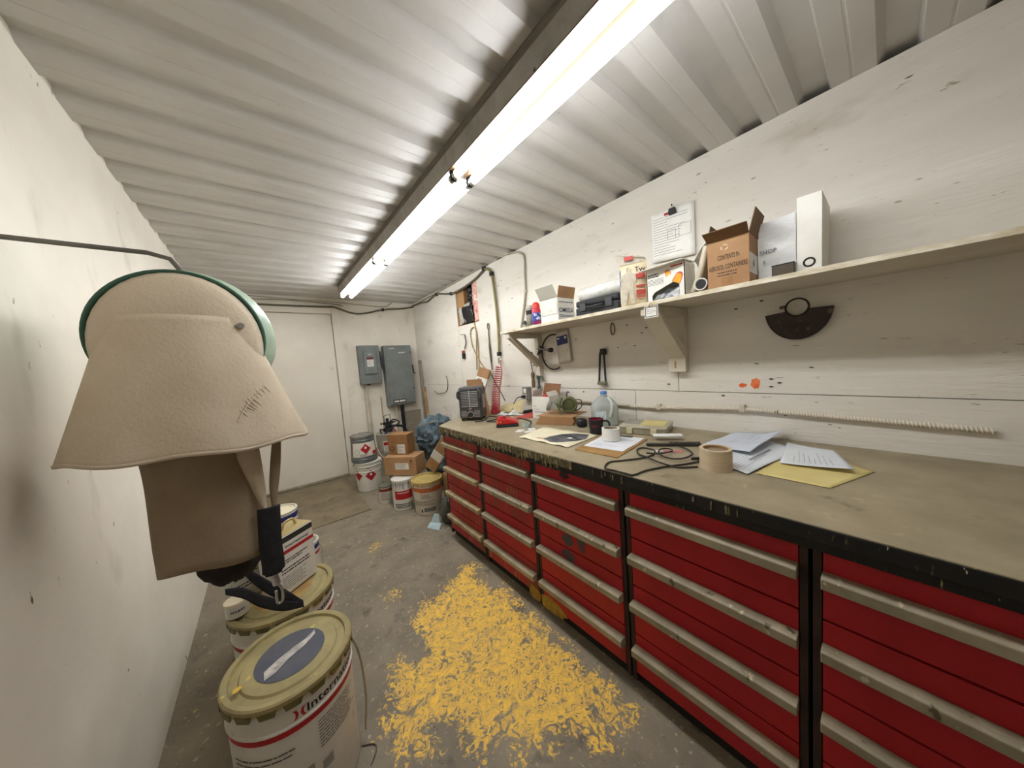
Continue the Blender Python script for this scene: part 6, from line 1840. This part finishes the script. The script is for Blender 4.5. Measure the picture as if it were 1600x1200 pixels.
m_navy = mat('navy_band', (40, 46, 112), rough=.45)
m_clid = mat('cream_lid', (226, 216, 188), (210, 198, 168), rough=.45)
t = near_pail('third pail back on the left, mostly hidden behind the tins', -.06, 1.95, .165, .42, FACE(-.06, 1.95), None)
gallon('gallon can with cream lid and blue band on the third pail', -.015, 1.99, .428, .080, .19, FACE(-.015, 1.99) + .5, m_clid, m_navy)
gallon('gallon can with blue band on the floor right of the tin', .075, 2.245, 0, .085, .295, FACE(.06, 2.0) + .5, mat('grey_lid', (142, 138, 132), rough=.5, metal=.3), m_navy)
t = thing('paint_can', 'small can with cream lid at the left edge on the second pail', 'can', (-.167, 1.532, .4325), FACE(-.17, 1.53))
part('can_body', MB().lathe([(.030, 0), (.034, .002), (.034, .050), (.030, .054)], 24), m_np, t, smooth=35)
part('lid', MB().lathe([(.036, .046), (.036, .056), (.032, .058), (.030, .055), (0, .055)], 24), m_clid, t, smooth=35)
b = MB(); V, Fc = text_geo('mati', .016, .04); f = cyl(.034, .034, .054)
b.add([f(p[0], p[1] + .028) for p in V], Fc)
part('lettering', b, m_ink, t)
tin('white tin with a red stripe at the back left by the door', -.055, 2.36, 0, .15, .10, .24, math.radians(10), m_tin)
b = MB().tube(spline([on(565, 1165, 2, .003), on(585, 1162, 2, .003), on(588, 1172, 2, .003), on(580, 1195, 2, .003)], 6), .0022, 6)
solo('wire_scrap', b, m_cab, 'thin bent wire lying on the floor right of the near pail', 'wire', smooth=60)

# ================================================================== BLAST HOOD HANGING ON THE LEFT
m_cape = mat('tan_canvas', (202, 188, 166), (184, 169, 147), scale=4, rough=.85, bump=.25, bscale=120)
m_cape2 = mat('brown_canvas', (160, 142, 117), (140, 123, 100), scale=4, rough=.9, bump=.25, bscale=120)
m_grn = mat('pale_green_shell', (162, 182, 160), (146, 166, 146), scale=8, rough=.4, specks=[((186, 196, 176), 16, .66, (1, 1, 1), .1)])
HY = 1.20
hc = on(298, 530, 1, HY)
RH = .185
t = thing('blast_hood', 'tan canvas blasting hood with a pale green helmet hung on the left', 'hood', (hc.x, HY, .75))
part('helmet', MB().ball(hc + Vector((0, .03, 0)), (RH, .14, RH * 1.02), 40), m_grn, t, world=True, smooth=60)
rr_ = MB().tube([Vector((hc.x - .004 + .158 * math.cos(math.radians(a)), HY - .052, hc.z + .165 * math.sin(math.radians(a)))) for a in range(-30, 211, 6)], .006, 8)
part('helmet_gasket', rr_, mat('dark_green_gasket', (52, 84, 66), rough=.5), t, world=True, smooth=60)
# fabric front of the hood inside the gasket
b = MB().grid(40, 10, lambda u, v: Vector((hc.x - .004 + .155 * v * math.cos(2 * math.pi * u), HY - .058 - .06 * (1 - v * v) ** .6, hc.z - .02 + (.18 * v) * math.sin(2 * math.pi * u))), wrapu=True)
part('hood_front', b, m_cape, t, world=True, smooth=60, solid=.003)
# cape: bell of canvas from the hood's neck to a slightly tilted hem
def cape(u, v):
    a = 2 * math.pi * u
    ca, sa = math.cos(a), math.sin(a)
    rx = .128 + .100 * v + (.012 * v * v if ca > 0 else 0)
    ry = .112 + (.075 if sa < 0 else .04) * v
    fold = 1 + .035 * v * math.sin(5 * a + 1.2) + .02 * v * math.sin(9 * a + 2)
    return Vector((max(XL + .02, hc.x - .006 + rx * ca * (fold if ca < .8 else 1)), HY - .02 + ry * sa * fold, hc.z + .045 - .335 * v - .012 * ca * v + .004 * math.sin(7 * a) * v))
b = MB().grid(80, 22, cape, wrapu=True)
part('cape', b, m_cape, t, world=True, smooth=70, solid=.005)
b = MB().tube([cape(i / 80, .985) for i in range(80)], .0045, 6, closed=True)
part('hem', b, m_cape, t, world=True, smooth=60)
# stitched seam running down the cape front
def pix(p):
    d = p - CAM
    return 800 + FPX * d.dot(CR) / d.dot(CF), 600 - FPX * d.dot(CU) / d.dot(CF)


CG = [(cape(.5 + .5 * i / 90, j / 60), .5 + .5 * i / 90, j / 60) for i in range(91) for j in range(8, 60)]


def on_cape(px, py):
    best = min(CG, key=lambda g_: (pix(g_[0])[0] - px) ** 2 + (pix(g_[0])[1] - py) ** 2)
    return best[0] + Vector((0, -.004, 0))


sm = spline([on_cape(*q_) for q_ in ((428, 586), (412, 604), (396, 622), (382, 640), (371, 658))], 8)
part('seam', MB().tube(sm, .0022, 6), m_cape, t, world=True, smooth=60)
R_ = random.Random(31)
for k in range(13):          # puckers along the seam
    p = sm[2 + k * 2]
    q_ = p + Vector((R_.uniform(.008, .018), .002, -R_.uniform(.012, .026))); o_ = p + Vector((-R_.uniform(.008, .016), .001, R_.uniform(.010, .022)))
    part('pucker', MB().tube([o_ + Vector((0, .003, 0)), p + Vector((0, .0025, 0)), q_ + Vector((0, .003, 0))], [.0004, .0042, .0004], 8), m_cape, t, world=True, smooth=70)
sn = on(376, 509, 1, HY - .10)
part('snap', MB().tube([sn + Vector((0, .012, 0)), sn + Vector((0, -.004, 0))], .008, 14), m_alu, t, world=True, smooth=40)
e_ = on(398, 528, 1, HY - .02)
part('loop_tab', MB().obox(e_ + Vector((-.02, 0, -.03)), e_ + Vector((.006, -.01, .008)), .012, .006), m_cape2, t, world=True, bevel=.002)
# lower bib: narrower canvas column with an overlapping light fold
xr = on(408, 760, 1, HY).x
def bib(u, v):
    a = 2 * math.pi * u
    rx, ry = .115, .06
    x = xr - rx - .004 + rx * math.cos(a) * (1 + .05 * math.sin(3 * a + 4 * v)) + .012 * v
    y = HY + .0 + ry * math.sin(a) * (1 + .1 * math.sin(4 * a))
    return Vector((x, y, hc.z - .24 - (hc.z - .24 - .80) * v + .01 * math.sin(2 * a) * v))
b = MB().grid(48, 16, bib, wrapu=True)
part('bib', b, m_cape2, t, world=True, smooth=70, solid=.004)
e0 = [on(px, py, 1, HY - .045) for px, py in ((362, 684), (372, 720), (392, 760), (410, 795))]
e1 = [on(px, py, 1, HY - .045) for px, py in ((402, 686), (408, 720), (414, 760), (417, 800))]
b = MB().grid(6, 3 * 6, lambda u, v: (spline(e0, 6)[min(18, int(v * 18 + .5))].lerp(spline(e1, 6)[min(18, int(v * 18 + .5))], u)) + Vector((0, -.012 * math.sin(math.pi * u), 0)))
part('bib_fold', b, m_cape, t, world=True, smooth=60, solid=.003)
# thin tan strap, from the cape to the black webbing
st = [on(px, py, 1, HY - .03) for px, py in ((434, 668), (432, 690), (430, 730), (428, 765), (429, 797))]
b = MB()
Pst = spline(st, 6)
b.grid(2, len(Pst) - 1, lambda u, v: Pst[int(v * (len(Pst) - 1) + .5)] + Vector(((u - .5) * (.010 + .016 * math.sin(math.pi * v)), 0, 0)))
part('tan_strap', b, m_cape2, t, world=True, smooth=60, solid=.003)
part('hook', MB().tube([(XL + .001, HY + .03, hc.z + .23), (hc.x - .06, HY + .03, hc.z + .23), (hc.x - .02, HY + .03, hc.z + .22), (hc.x, HY + .03, hc.z + .185)], .006, 8), m_steel, t, world=True, smooth=50)

m_web = mat('black_webbing', (30, 30, 32), (40, 40, 42), scale=60, rough=.8, bump=.3, bscale=160)
t = thing('harness_strap', 'black webbing strap with a chrome snap clip hanging below the hood', 'strap', tuple(on(428, 900, 1, HY - .06)))
wp = [on(px, py, 1, HY - .06) for px, py in ((420, 792), (421, 815), (423, 850), (427, 878), (428, 897))]
Pw = spline(wp, 6)
wd_ = [.040, .050, .052, .055, .058, .055, .048]
b = MB().grid(4, len(Pw) - 1, lambda u, v: Pw[int(v * (len(Pw) - 1) + .5)] + Vector(((u - .5) * (.052 if v < .92 else .038), -.006 * math.sin(math.pi * u), 0)))
part('webbing', b, m_web, t, world=True, smooth=60, solid=.005)
c = wp[-1]
part('clip_swivel', MB().tube([c + Vector((0, -.004, -.002)), c + Vector((.004, -.004, -.030))], .010, 12), m_alu, t, world=True, smooth=40)
part('snap_hook', MB().tube(spline([c + Vector((.004, -.004, -.028)), c + Vector((.014, -.004, -.05)), c + Vector((.012, -.004, -.085)), c + Vector((.0, -.004, -.088)), c + Vector((.0, -.004, -.05))], 5), .0035, 8), m_alu, t, world=True, smooth=60)
t = thing('harness_strap', 'wide black strap loop slung across the pail lids', 'strap', (-.10, 1.42, .45))
lw = [on(374, 884, 1, 1.50), on(395, 902, 1, 1.46), on(420, 918, 1, 1.43), on(450, 932, 1, 1.40), on(474, 943, 1, 1.36)]
Pl = spline(lw, 6)
for p in Pl: p.z = max(p.z, .452)
b = MB().grid(4, len(Pl) - 1, lambda u, v: Pl[int(v * (len(Pl) - 1) + .5)] + Vector((.0, .01 * (u - .5), (u - .5) * (.022 + .03 * math.sin(math.pi * min(1, v * 1.05))))))
part('webbing', b, m_web, t, world=True, smooth=60, solid=.004)
lw2 = [on(474, 944, 1, 1.36), on(440, 946, 1, 1.40), on(405, 938, 1, 1.42), on(380, 927, 1, 1.43), on(352, 925, 1, 1.44)]
Pl2 = spline(lw2, 6)
for p in Pl2: p.z = max(p.z, .448)
b = MB().grid(4, len(Pl2) - 1, lambda u, v: Pl2[int(v * (len(Pl2) - 1) + .5)] + Vector((.0, .01 * (u - .5), (u - .5) * (.016 + .03 * math.sin(math.pi * v)))))
part('webbing', b, m_web, t, world=True, smooth=60, solid=.004)
c = on(378, 888, 1, 1.49)
part('rivet', MB().tube([c + Vector((0, .006, 0)), c + Vector((0, -.006, 0))], .006, 10), m_alu, t, world=True, smooth=40)
t = thing('dark_cloth', 'dark brown cloth bunched under the hood', 'cloth', (-.19, 1.30, .68))
dcl = on(362, 872, 1, 1.30)
part('cloth', lump((dcl.x, 1.30, dcl.z), (.075, .05, .07), 6, 32, .16, 2.6), mat('dark_brown_cloth', (50, 42, 38), (38, 32, 30), scale=12, rough=.9), t, world=True, smooth=70)
